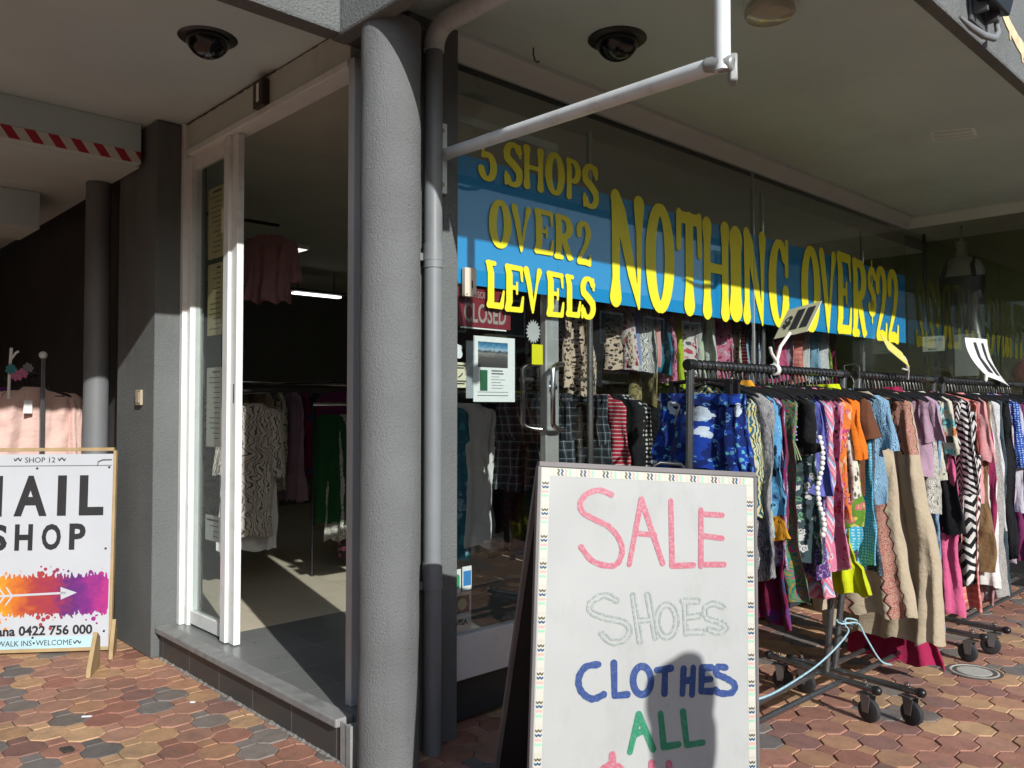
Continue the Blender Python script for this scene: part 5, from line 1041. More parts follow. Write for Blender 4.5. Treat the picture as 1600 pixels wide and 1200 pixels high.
# ---- farthest rack
garment('trousers', 5.30, .20, 1.36, .36, f_chv2, 'slim black and white zigzag trousers', .03, 3, group=GR)
garment('dress', 5.335, .20, 1.36, .22, f_salm, 'ruffled salmon dress showing below the zigzag trousers', 0, 8, 0, group=GR)
garment('shirt', 5.37, .20, 1.42, .84, f_ppuf, 'soft pink blouse with a puffed sleeve', .05, 4, .34, group=GR)
garment('folded', 5.41, .235, 1.44, .43, f_tan, 'tan brown drill trousers folded over a hanger', 0, 3, group=GR)
garment('dress', 5.455, .225, 1.48, .42, f_mage, 'long wine magenta dress beside the tan trousers', .04, 5, 0, group=GR)
garment('dress', 5.495, .215, 1.42, .33, f_wht, 'plain white dress, only its hem showing under the tan trousers', 0, 5, 0, group=GR)
garment('dress', 5.53, .205, 1.40, .22, f_dust, 'dusty rose dress with the lowest hem beside the slate trousers', .05, 5, 0, group=GR)
garment('dress', 5.57, .21, 1.44, .25, f_spk, 'grey speckled knit dress', -.03, 5, 0, group=GR)
garment('dress', 5.65, .22, 1.42, .64, f_lace, 'white and grey lace top', .03, 5, 0, group=GR)
garment('folded', 5.69, .245, 1.44, .26, f_slat, 'long slate grey trousers folded over a hanger', 0, 3, group=GR)
garment('dress', 5.78, .235, 1.40, .46, f_blk, 'long plain black dress next to the slate trousers', .03, 4, 0, group=GR)
garment('dress', 5.83, .23, 1.46, .42, f_pyel, 'pink, yellow and violet printed dress near the right edge', 0, 4, 0, group=GR)
garment('shirt', 5.90, .24, 1.50, .57, f_bpol, 'royal blue polka dot shirt near the right edge', .04, 4, .4, group=GR)
garment('dress', 5.98, .24, 1.48, .72, f_lilw, 'pale lilac plain top behind the polka dot shirt', 0, 4, 0, group=GR)
garment('dress', 6.06, .245, 1.50, .40, f_plum, 'plain plum dress cut by the right edge of the photo', .03, 5, 0, group=GR)
garment('dress', 6.2, .25, 1.46, .5, f_slat, 'dull slate dress at the far end of the farthest rack', 0, 5, 0, group=GR)
# ---- hangers on each rail
us = [2.70, 2.735, 2.765, 2.79, 2.83, 2.865, 2.89] + list(np.arange(2.915, 3.84, .0335))
for u in us: hanger(u, 'black plastic hanger on the rail of the nearest clothes rack', 'hangers on the nearest rack', clip=(u < 2.75))
for u in list(np.arange(4.05, 4.96, .042)): hanger(u, 'black plastic hanger on the rail of the middle clothes rack', 'hangers on the middle rack')
for u in list(np.arange(5.30, 6.6, .05)): hanger(u, 'black plastic hanger on the rail of the farthest clothes rack', 'hangers on the farthest rack')
w_ = MB(); w_.tube([(0, .02, .0), (0, .02, .03), (0, -.03, .035), (0, -.055, .02), (0, -.055, -.03), (0, -.025, -.06), (0, -.022, -.11), (0, -.2, -.13)], .003, 8)
tag(obj('wire_hook', w_, chrome, None, (0, 0, 0), smooth=True), 'bent bright wire hook at the near end of the middle rack', 'hook').location = (3.985, 1.80, 1.575)
# ---- price cards
def card_stand(u, v, z, top, label):
    t = thing('price_card', label, 'price card', (u, v, z)); return t
pc = thing('price_card', 'tilted white $11 price card on a white clip above the nearest rack', 'price card', (3.27, 1.79, 1.57))
b = MB(); b.box(3.258, 1.782, 1.55, 3.276, 1.80, 1.60); b.tube([(3.267, 1.791, 1.59), (3.30, 1.79, 1.66), (3.385, 1.79, 1.725)], .008, 10); b.tube([(3.262, 1.79, 1.60), (3.225, 1.79, 1.63), (3.215, 1.79, 1.655)], .007, 8); b.lathe([(.022, -.014), (.027, -.010), (.027, .010), (.022, .014)], (3.267, 1.80, 1.56), 16, (1, 0, 0)); obj('clip', b, M('clip_white', (.74, .72, .66), .4), pc, smooth=True)
ex = Vector((-.175, -.97, .12)).normalized(); ey = Vector((.66, -.03, .75)); ey = (ey - ex * ey.dot(ex)); ey.normalize(); cn = Vector((3.41, 1.88, 1.705))
b = MB(); ez = ex.cross(ey); b.obox(cn + ex * .09 + ey * .095, ex, ey, ez, .09, .095, .0015); obj('card', b, M('card_white', (.62, .62, .42), .6, var=.08), pc)
b = MB()
for ch, a0, a1, y0, y1 in (('$', .018, .058, .05, .135), ('1', .068, .108, .035, .165), ('1', .122, .162, .035, .165)): text(b, ch, cn, ex, ey, a0, y0, a1, y1, .045, .001, .0026 * (1 if ez.x < 0 else -1))
obj('figures', b, ink, pc)
pc = thing('price_card', 'thin card seen edge on with a white clip above the middle rack', 'price card', (4.5, 1.72, 1.57))
b = MB(); b.tube([(4.56, 1.74, 1.55), (4.52, 1.72, 1.59), (4.44, 1.70, 1.64), (4.41, 1.70, 1.66)], .006, 8); b.tube([(4.50, 1.72, 1.595), (4.43, 1.715, 1.60)], .005, 8); obj('clip', b, M('clip_white', (0, 0, 0)), pc, smooth=True)
b = MB(); b.obox((4.30, 1.70, 1.685), (.95, -.02, -.30), (.3, .5, .8), (0, .8, -.5), .135, .05, .001); obj('card', b, M('card_yellow', (.66, .62, .15), .6), pc)
pc = thing('price_card', 'large curled white price card standing above the farthest rack', 'price card', (5.95, 1.79, 1.57))
b = MB(); n0 = 9
def curl(a, h): # a across, h up
    t = (h - .5) * 1.3; return Vector((5.87 + a * .27 + (1 - h) ** 2 * .14, 1.86 - .05 * a - .09 * (1 - h) ** 2 + .05 * (a - .5) ** 2, 1.60 + h * .255 - .06 * a * (1 - h)))
for s_ in (0, .0015):
    for i in range(n0):
        for j in range(n0): b.v.append(curl(i / (n0 - 1), j / (n0 - 1)) + Vector((-s_, s_, 0)))
for k in range(2):
    for i in range(n0 - 1):
        for j in range(n0 - 1): a = k * n0 * n0 + i * n0 + j; b.face((a, a + n0, a + n0 + 1, a + 1))
obj('card', b, M('card_gloss', (.74, .76, .74), .25), pc, smooth=True, sharp=2)
b = MB()
for a0 in (.32, .66):
    P = [(a0, .9), (a0 + .02, .55), (a0 + .06, .18)]
    V_ = []
    for a, h in P:
        for d in (-.05, .05): V_.append(curl(a + d * (1 + (.9 if h < .3 else 0)), h) + Vector((-.002, -.004, 0)))
    b.add(V_, [(0, 1, 3, 2), (2, 3, 5, 4)])
obj('figures', b, ink, pc)
b = MB(); b.tube([(5.99, 1.80, 1.56), (5.99, 1.79, 1.585), (6.0, 1.79, 1.61)], .012, 8); obj('clip', b, M('clip_white', (0, 0, 0)), pc, smooth=True)
# ================================================================ inside the shop: display rails, clothes, lights
IG = 'clothes on the rails behind the window'
poles = thing('display_rails', 'tall chrome display rails with two tiers just inside the shop window', 'clothes rail', (5.2, 3.5, FZ))
chd = M('dull_chrome', (.42, .42, .42), .22, .9, var=.08)
for x, y in ((3.353, 2.925), (5.035, 2.925), (5.16, 2.925), (6.9, 2.99)):
    b = MB(); b.tube([(x, y, FZ), (x, y, 2.885)], .017, 14); obj('pole', b, chd, poles, smooth=True)
for z in (2.42, 1.55): b = MB(); b.tube([(3.1, 3.2, z), (6.95, 3.2, z)], .014, 10); obj('rail', b, chd, poles, smooth=True)
for x, y in ((3.353, 2.925), (5.035, 2.925), (6.9, 2.99)):
    for z in (2.42, 1.55): b = MB(); b.tube([(x, y, z), (x, 3.21, z)], .011, 8); obj('arm', b, chd, poles, smooth=True)
f_leo = FAB('leopard_print', 'leopard', [K, (.62, .44, .30), (.66, .52, .40), (.68, .56, .46)], 1.0)
f_red2 = FAB('red_white_ikat', 'stripes', [(.50, .02, .05), (.55, .03, .06), (.7, .6, .6), (.45, .02, .05)], 45)
f_plaid = FAB('dark_plaid', 'plaid', [(.015, .02, .03), (.06, .09, .11), (.55, .58, .58)], 22)
f_bdot = FAB('black_white_dot', 'dots', [K, (.7, .7, .68)], 38)
f_scr = FAB('black_white_scribble', 'leaf', [K, (.7, .7, .68), (.66, .66, .64), K], 2.4)
f_peri = FAB('periwinkle_plain', 'plain', [(.28, .36, .62)])
f_limeg = FAB('lime_green_plain', 'plain', [(.46, .62, .03)])
f_palg = FAB('pale_green_white', 'vstripes', [(.55, .68, .45), (.7, .72, .66), (.45, .6, .35)], 14)
f_tsq = FAB('teal_blocks', 'floral', [(.03, .2, .28), (.08, .4, .5), (.02, .1, .2), (.3, .5, .6), (.05, .3, .3)], .7)
f_swir = FAB('violet_swirl', 'paisley', [(.55, .6, .62), (.35, .1, .5), (.2, .5, .5), (.65, .6, .68)], .9)
f_rfl = FAB('red_floral', 'floral', [(.68, .64, .62), (.6, .05, .12), (.65, .3, .35), (.3, .02, .05), (.1, .1, .1)], 1.2)
f_brnr = FAB('rust_plain', 'plain', [(.28, .10, .04)])
f_skyb = FAB('sky_blue_plain', 'plain', [(.30, .50, .68)])
f_khak = FAB('khaki_leaf', 'leaf', [(.06, .05, .02), (.30, .25, .10), (.12, .10, .04), (.4, .34, .16)], 1.4)
rowU = [(3.56, f_blk, 1.55, 'plain black top'), (3.66, f_leo, 1.50, 'dim leopard print top'), (3.80, f_leo, 1.46, 'leopard print dress by the chrome pole'), (3.95, f_blk, 1.5, 'long black dress with no print'),
 (4.20, f_leo, 1.62, 'brown leopard print blouse'), (4.245, f_rfl, 1.6, 'small red flowered blouse'), (4.30, f_peri, 1.6, 'periwinkle blue blouse'), (4.42, f_scr, 1.6, 'black and white leaf blouse'), (4.49, f_khak, 1.40, 'khaki leaf tunic'),
 (4.55, f_ppuf, 1.62, 'soft pink blouse'), (4.63, f_tsq, 1.6, 'teal block print blouse'), (4.73, f_pflor, 1.55, 'pink and teal flowered blouse'), (4.84, f_limeg, 1.52, 'bright lime green blouse'), (4.93, f_rfl, 1.6, 'pale red flowered blouse'),
 (5.00, f_scr, 1.58, 'black and white scribble blouse'), (5.09, f_palg, 1.58, 'pale green striped blouse'), (5.20, f_lace, 1.58, 'white and grey lace blouse'), (5.37, f_pflor, 1.58, 'pink flowered blouse by the window joint'), (5.47, f_brnr, 1.72, 'rust brown blouse'), (5.55, f_crem, 1.56, 'cream and black blouse'),
 (5.61, f_red2, 1.56, 'red and white ikat blouse'), (5.72, f_skyb, 1.56, 'sky blue blouse'), (5.84, f_swir, 1.56, 'violet and teal swirl blouse'), (6.05, f_blk, 1.6, 'black blouse'), (6.30, f_pink, 1.58, 'hot pink blouse'), (6.42, f_pyel, 1.58, 'pink and yellow print blouse'), (6.52, f_salm, 1.58, 'salmon striped blouse'),
 (6.68, f_wht, 1.58, 'plain white blouse'), (6.80, f_skyb, 1.6, 'pale sky blue top'), (6.93, f_lace, 1.6, 'grey lace blouse at the far end'), (7.05, f_gcuf, 1.6, 'lime and pink blouse at the far end'), (7.15, f_burg, 1.58, 'burgundy blouse at the far end')]
for k, (u, fb, zb, lb) in enumerate(rowU):
    garment('dress' if k % 3 else 'shirt', u * .9015, .225, 2.34, zb + .01, fb, lb + ' on the upper rail inside the window', rng.uniform(-.12, .12), 4, .0 if k % 3 else .2, group=IG, v=3.2, railz=2.42)
for u in [p[0] * .9015 for p in rowU]: hanger(u, 'black plastic hanger on the upper rail inside the window', 'hangers inside the window', 3.2, 2.42)
lows = [('shorts', 3.46, f_plaid, 'white barred plaid shorts at the left of the lower inside rail', .95), ('shorts', 3.62, f_plaid, 'dark plaid shorts with a white tag on the lower inside rail', .95), ('shorts', 3.98, f_plaid, 'third pair of dark plaid shorts on the lower inside rail, next to the red top', .95), ('dress', 4.17, f_red2, 'red and white ikat dress on the lower inside rail', .8), ('dress', 4.28, f_blk, 'plain black dress on the lower inside rail', .7), ('dress', 4.36, f_bdot, 'black dress with white dots on the lower inside rail', .7),
 ('dress', 4.55, f_blk, 'black dress behind the dotted one on the lower inside rail', .6), ('dress', 4.8, f_navy, 'slate speckled dress on the lower inside rail', .6), ('dress', 5.1, f_burg, 'burgundy dress on the lower inside rail', .6), ('dress', 5.4, f_purp, 'plum paisley dress on the lower inside rail', .6), ('dress', 5.8, f_blk, 'black dress near the middle pole of the lower inside rail', .6), ('dress', 6.3, f_navy, 'slate dress at the far end of the lower inside rail', .6)]
for k, (kd, u, fb, lb, zb) in enumerate(lows):
    garment(kd, u * .9, .25, 1.46, zb, fb, lb, rng.uniform(-.05, .1), 5, 0, group='clothes on the lower rail inside the window', v=3.2, railz=1.55, tagp=(-.04, 1.22) if k == 1 else None)
# a rack near the glass door: white shirt, blue print, dark clothes
garment('shirt', 3.52, .22, 1.38, .50, f_wht, 'long white shirt hanging inside the glass door', .5, 4, .45, group='clothes inside the glass door', v=4.12, railz=1.5)
garment('dress', 3.42, .22, 1.38, .42, f_tsq, 'teal and blue printed dress inside the glass door', .3, 4, 0, group='clothes inside the glass door', v=4.25, railz=1.5)
for k, (u, fb, lb) in enumerate(((3.75, f_blk, 'plain black dress right of the white shirt inside the door'), (3.95, f_navy, 'slate speckled dress deeper inside the glass door'), (4.2, f_blk, 'long black dress deepest on the rack inside the glass door'))): garment('dress', u, .24, 1.40, .4, fb, lb, .3, 5, 0, group='clothes inside the glass door', v=4.2, railz=1.5)
t = thing('display_rail', 'low rail of clothes on thin posts inside the glass door', 'clothes rail', (3.8, 4.2, FZ))
b = MB(); b.tube([(3.2, 4.2, 1.5), (4.5, 4.2, 1.5)], .013, 10); obj('rail', b, chd, t, smooth=True)
for x in (3.2, 4.5): b = MB(); b.tube([(x, 4.2, FZ), (x, 4.2, 1.5)], .013, 10); obj('post', b, chd, t, smooth=True)
# clothes seen through the doorway
DGp = 'clothes seen through the doorway'
garment('shirt', 2.68, .19, 2.56, 2.12, FAB('dusky_pink_frill', 'plain', [(.62, .36, .38)]), 'dusky pink frilled blouse hung high inside the doorway', 1.0, 6, .26, group=DGp, v=5.25, railz=2.66, fold=1.2)
hk = thing('wall_rail', 'high dark rail carrying the pink blouse inside the doorway', 'clothes rail', (2.5, 5.25, 2.66))
b = MB(); b.tube([(2.02, 5.25, 2.66), (2.75, 5.25, 2.66)], .012, 10); obj('rail', b, blkp, hk, smooth=True)
garment('shirt', 2.44, .20, 1.42, .58, FAB('grey_scribble', 'leaf', [(.56, .52, .46), (.60, .55, .48), (.10, .09, .08), (.58, .54, .46)], .75), 'grey scribble print tunic just inside the doorway', .9, 4, .40, group=DGp, v=5.0, railz=1.5)
garment('dress', 2.47, .20, 1.40, .47, f_wht, 'white dress under the scribble tunic, only its hem showing', .9, 4, 0, group=DGp, v=5.1, railz=1.5)
t = thing('display_rail', 'chrome rail along the inner wall left of the doorway opening', 'clothes rail', (2.5, 5.6, FZ))
b = MB(); b.tube([(2.5, 4.85, 1.5), (2.5, 6.4, 1.5)], .013, 10); obj('rail', b, chd, t, smooth=True)
for y in (4.85, 6.4): b = MB(); b.tube([(2.022, y, 1.5), (2.5, y, 1.5)], .009, 8); obj('wall_arm', b, blkp, t, smooth=True)
rw = [(3.05, f_khak, 'brown leaf print dress'), (3.18, f_tan, 'tan drill dress'), (3.30, f_beig, 'beige crepe dress'), (3.42, f_crem, 'cream flowered dress'), (3.54, f_mauv, 'mauve plain dress'), (3.66, f_burg, 'burgundy plain dress'), (3.8, f_navy, 'slate speckled dress'), (3.95, f_blk, 'black plain dress')]
for u, fb, lb in rw: garment('dress', u, .23, 1.50, rng.uniform(.55, .8), fb, lb + ' on the dim rail deep in the doorway', rng.uniform(-.3, .1), 5, 0, group=DGp, v=6.5, railz=1.6)
t = thing('display_rail', 'chrome rail across the dim room deep behind the doorway', 'clothes rail', (3.6, 6.5, FZ))
b = MB(); b.tube([(2.9, 6.5, 1.6), (4.6, 6.5, 1.6)], .013, 10); obj('rail', b, chd, t, smooth=True)
for x in (2.9, 4.6): b = MB(); b.tube([(x, 6.5, FZ), (x, 6.5, 1.6)], .009, 8); obj('post', b, blkp, t, smooth=True)
garment('dress', 3.22, .15, 1.34, .55, FAB('emerald_plain', 'plain', [(.012, .085, .026)]), 'emerald green dress behind the round column', .8, 5, 0, group=DGp, v=5.35, railz=1.42)
garment('dress', 3.32, .17, 1.30, .42, f_zebr, 'zebra print dress beside the green one', .8, 5, 0, group=DGp, v=5.3, railz=1.42)
garment('dress', 3.43, .19, 1.34, .30, FAB('rust_pink_floral', 'floral', [(.05, .03, .04), (.72, .20, .04), (.6, .18, .3), (.7, .5, .5), (.5, .1, .02)], .9), 'rust, pink and black flowered dress whose hem catches the sun', .8, 5, 0, group=DGp, v=5.25, railz=1.42)
t = thing('display_rail', 'short low rail behind the round column inside the doorway', 'clothes rail', (3.35, 5.3, FZ))
b = MB(); b.tube([(3.1, 5.38, 1.42), (3.65, 5.18, 1.42)], .013, 10); obj('rail', b, chd, t, smooth=True)
for p in ((3.1, 5.38), (3.65, 5.18)): b = MB(); b.tube([(p[0], p[1], FZ), (p[0], p[1], 1.42)], .008, 8); obj('post', b, blkp, t, smooth=True)
deep = [(3.45, 5.6, f_plum, 'plum dress'), (3.6, 5.7, f_blk, 'black dress'), (3.72, 5.8, f_orma, 'orange flowered dress'), (2.95, 6.9, f_rfl, 'red flowered dress'), (3.2, 7.4, f_pflor, 'pink flowered dress'), (4.3, 7.2, f_gpais, 'green paisley dress'), (4.6, 7.6, f_scr, 'scribble print dress')]
for u, v_, fb, lb in deep: garment('dress', u, .22, 1.5, rng.uniform(.4, .6), fb, lb + ' in the dark far room beyond the doorway', rng.uniform(.3, .9), 5, 0, group=DGp, v=v_, railz=1.6)
t = thing('display_rail', 'dark slanting rail at the back of the room beyond the doorway', 'clothes rail', (3.6, 6.6, FZ))
b = MB(); b.tube([(3.35, 5.5, 1.6), (3.85, 5.9, 1.6)], .011, 8); b.tube([(3.0, 6.85, 1.6), (3.25, 7.5, 1.6), (4.2, 7.15, 1.6), (4.7, 7.7, 1.6)], .011, 8); b.tube([(3.6, 5.7, 1.6), (3.25, 7.5, 1.6)], .008, 8); b.tube([(3.6, 5.7, FZ), (3.6, 5.7, 1.6)], .009, 8); obj('rail', b, blkp, t, smooth=True)
# ceiling lights inside
t = thing('ceiling_panel_light', 'lit square ceiling panel deep inside the shop', 'light', (3.68, 7.0, 2.88)); b = MB(); b.box(3.5, 6.75, 2.845, 3.85, 7.25, 2.884); obj('housing', b, white, t)
b = MB(); b.box(3.52, 6.77, 2.840, 3.83, 7.23, 2.8445); obj('diffuser', b, emit('panel_glow', (1, .97, .92), 1.1), t)
t = thing('tube_light', 'lit twin fluorescent tube hanging deep inside the shop', 'light', (4.62, 8.0, 2.62))
for d in (0, .05):
    b = MB(); b.tube([(4.35, 8.0 - d, 2.62), (4.92, 8.0 - d, 2.62)], .013, 10); obj('tube', b, emit('tube_glow', (1, 1, .96), 2.2), t, smooth=True)
b = MB(); b.box(4.3, 7.93, 2.64, 4.97, 8.03, 2.67); b.tube([(4.4, 7.98, 2.67), (4.4, 7.98, 2.885)], .006, 6); b.tube([(4.85, 7.98, 2.67), (4.85, 7.98, 2.885)], .006, 6); obj('batten', b, dark, t)
# behind the side window
mq = thing('torso_form', 'headless display torso in a black top hung behind the side window', 'mannequin', (7.78, 2.5, 1.85))
skin_m = M('mannequin_shell', (.30, .29, .26), .45)
b = MB(); b.lathe([(.045, 0), (.05, .02), (.043, .09), (.05, .13), (.052, .14)], (7.78, 2.5, 2.70), 20); b.lathe([(.02, .0), (.012, .05), (.008, .12)], (7.78, 2.5, 2.84), 10); obj('neck', b, skin_m, mq, smooth=True)
b = MB()
prof = [(1.86, .17, .10), (2.0, .165, .10), (2.15, .14, .085), (2.3, .15, .09), (2.45, .175, .105), (2.58, .185, .10), (2.66, .15, .08), (2.70, .08, .06), (2.72, .045, .045)]
st = 0; n = 28
for z, a, c in prof:
    for i in range(n): th_ = 2 * math.pi * i / n; b.v.append(Vector((7.78 + c * math.sin(th_), 2.5 + a * math.cos(th_), z)))
for k in range(len(prof) - 1):
    for i in range(n): j = (i + 1) % n; b.face((k * n + i, k * n + j, (k + 1) * n + j, (k + 1) * n + i))
b.face(range(n)); obj('torso', b, skin_m, mq, smooth=True)
b = MB()
prof2 = [(1.75, .24, .14), (1.9, .215, .13), (2.02, .175, .108), (2.15, .148, .092), (2.3, .158, .097), (2.45, .183, .112), (2.53, .186, .111)]
for z, a, c in prof2:
    for i in range(n): th_ = 2 * math.pi * i / n; b.v.append(Vector((7.78 + c * math.sin(th_), 2.5 + (a + .012 * math.sin(7 * th_) * max(0, 2.1 - z) * 2) * math.cos(th_), z)))
for k in range(len(prof2) - 1):
    for i in range(n): j = (i + 1) % n; b.face((k * n + i, k * n + j, (k + 1) * n + j, (k + 1) * n + i))
for s_ in (-1, 1): b.tube([(7.68, 2.5 + s_ * .13, 2.52), (7.70, 2.5 + s_ * .11, 2.62), (7.77, 2.5 + s_ * .10, 2.68)], .018, 8)
obj('black_top', b, M('black_satin', (.012, .013, .014), .35), mq, smooth=True)
b = MB(); b.tube([(7.78, 2.5, 2.94), (7.78, 2.5, 3.0)], .006, 8); b.box(8.0, 2.3, 1.0, 8.28, 2.7, 1.86) if False else None; b.tube([(7.78, 2.5, FZ), (7.78, 2.5, 1.9)], .015, 10); b.lathe([(.15, 0), (.15, .012), (.02, .03)], (7.78, 2.5, FZ), 24); obj('stand', b, M('stand_black', (.01, .01, .01), .4), mq, smooth=True)
b = MB(); b.tube([(7.6, 2.745, FZ), (7.6, 2.745, 2.92)], .014, 12); tag(obj('display_pole', b, M('stand_black', (0, 0, 0)), None, (7.6, 2.745, FZ), smooth=True), 'slim black pole behind the side window near the corner', 'pole')
ci = thing('come_in_sign', 'small pale sign with an arrow stuck inside the side window', 'sign', (7.40, 2.61, 1.87))
b = MB(); b.box(7.397, 2.52, 1.872, 7.3985, 2.695, 2.0); obj('sheet', b, M('pale_sheet', (.62, .62, .55), .7), ci)
b = MB(); o_ = (7.397, 2.695, 1.872); text(b, 'Come in', o_, (0, -1, 0), (0, 0, 1), .025, .085, .15, .115, .0, .0006); b.obox((7.3962, 2.61, 1.89), (0, 1, 0), (1, 0, 0), (0, 0, 1), .03, .0004, .003); b.prism([(.105, 1.89 - 1.872), (.085, .027), (.085, .009)], (7.3962, 2.565 + .17, 1.872), (0, -1, 0), (0, 0, 1), (.0006, 0, 0)); obj('lettering', b, M('sign_teal', (.05, .16, .2), .6), ci)
b = MB(); b.box(7.50, 2.29, 1.66, 7.5015, 2.475, 2.01); tag(obj('display_sheet', b, M('dim_sheet', (.30, .32, .31), .7), None, (7.5, 2.38, 1.66)), 'large plain grey sheet hanging behind the side window', 'paper')
b = MB(); b.tube([(7.5, 2.38, 2.01), (7.5, 2.38, 2.98)], .0008, 5); 
rb = MB(); rb.lathe([(.001, -.13), (.07, -.12), (.11, -.07), (.12, .0), (.10, .07), (.05, .12), (.02, .135), (.02, .15)], (7.72, 2.0, 1.66), 28)
tag(obj('red_cushion', rb, FAB('red_velvet', 'plain', [(.20, .012, .02)]), None, (7.72, 2.0, 1.53), smooth=True), 'round dark red cushion on a stand behind the side window', 'cushion')
st_ = thing('display_plinth', 'dark plinth under the red cushion behind the side window', 'plinth', (7.72, 2.0, FZ)); b = MB(); b.box(7.56, 1.84, FZ, 7.88, 2.16, 1.50); obj('body', b, dark, st_, bevel=.01); b = MB(); b.box(7.54, 1.82, 1.50, 7.90, 2.18, 1.53); obj('top', b, dark, st_, bevel=.004)

# ================================================================ left arcade: rack with the pink dress, flowers
t = thing('garment_stand', 'black square post with a white ball top before the pink dress', 'clothes rack', (1.41, 5.78, 0))
b = MB(); b.box(1.398, 5.70, .06, 1.424, 5.726, 1.70); obj('post', b, steel, t, bevel=.003)
b = MB(); b.lathe([(.024 * math.sin(a) + 1e-4, -.024 * math.cos(a)) for a in np.linspace(0, math.pi, 12)], (1.411, 5.713, 1.722), 18); obj('ball', b, white, t, smooth=True)
b = MB(); b.tube([(1.411, 5.72, 1.60), (1.411, 7.2, 1.60)], .013, 10); obj('rail', b, steel, t, smooth=True)
b = MB(); b.box(1.14, 5.70, .03, 1.68, 5.73, .06); b.tube([(1.16, 5.715, 0), (1.16, 5.715, .03)], .02, 10); b.tube([(1.66, 5.715, 0), (1.66, 5.715, .03)], .02, 10); obj('foot', b, steel, t)
b = MB(); b.box(1.398, 7.18, 0, 1.424, 7.206, 1.61); obj('post', b, steel, t)
PG = 'clothes on the arcade stand'
garment('shirt', 1.41, .30, 1.56, .52, FAB('blush_satin', 'plain', [(.86, .60, .53)]), 'blush pink long sleeved dress above the nail shop board', R_(90), 5, .62, group=PG, v=5.86, railz=1.60, cat='dress', tagp=(.06, 1.40), name='hanging_dress')
garment('shirt', 1.43, .33, 1.54, .55, FAB('yellow_daisy', 'floral', [(.72, .50, .24), (.72, .62, .45), (.7, .6, .5), (.6, .35, .12), (.4, .2, .08)], 1.4), 'yellow daisy print dress behind the blush pink one', R_(90), 5, .58, group=PG, v=6.0, railz=1.60, cat='dress', name='hanging_dress')
garment('dress', 1.33, .32, 1.54, .5, FAB('vivid_purple', 'plain', [(.26, .04, .42)]), 'vivid purple dress at the left edge behind the pink one', R_(90), 5, 0, group=PG, v=6.12, railz=1.60)
garment('dress', 1.41, .30, 1.54, .5, f_blk, 'plain black dress at the back of the arcade stand', R_(90), 5, 0, group=PG, v=6.4, railz=1.60)
for y in (5.86, 6.0, 6.12, 6.4): hanger(1.41, 'black plastic hanger on the arcade stand', 'hangers on the arcade stand', y, 1.60, rz=R_(90))
fs = thing('flower_spray', 'pink and teal cloth flowers on a white twig at the left edge', 'flowers', (1.22, 5.6, 1.6))
b = MB(); b.tube([(1.235, 5.75, 1.45), (1.237, 5.74, 1.62), (1.24, 5.72, 1.76)], .009, 8); b.tube([(1.24, 5.73, 1.69), (1.265, 5.72, 1.73), (1.28, 5.72, 1.74)], .007, 8); obj('twig', b, white, fs, smooth=True)
for k, (x, z, mt) in enumerate(((1.24, 1.61, M('petal_teal', (.05, .25, .28), .7)), (1.30, 1.585, M('petal_pink', (.55, .16, .30), .7)), (1.27, 1.57, M('petal_pink', (0, 0, 0))), (1.33, 1.62, M('petal_grey', (.2, .2, .2), .7)))):
    b = MB()
    for i in range(7):
        a = i * .9; d = Vector((math.cos(a), .4 * math.sin(a * 2), math.sin(a))); s_ = Vector((-d.z, .3, d.x)).normalized(); p = Vector((x, 5.72, z + .02)); b.add([p, p + d * .022 + s_ * .012, p + d * .036, p + d * .022 - s_ * .012], [(0, 1, 2, 3)])
    obj('flower', b, mt, fs)
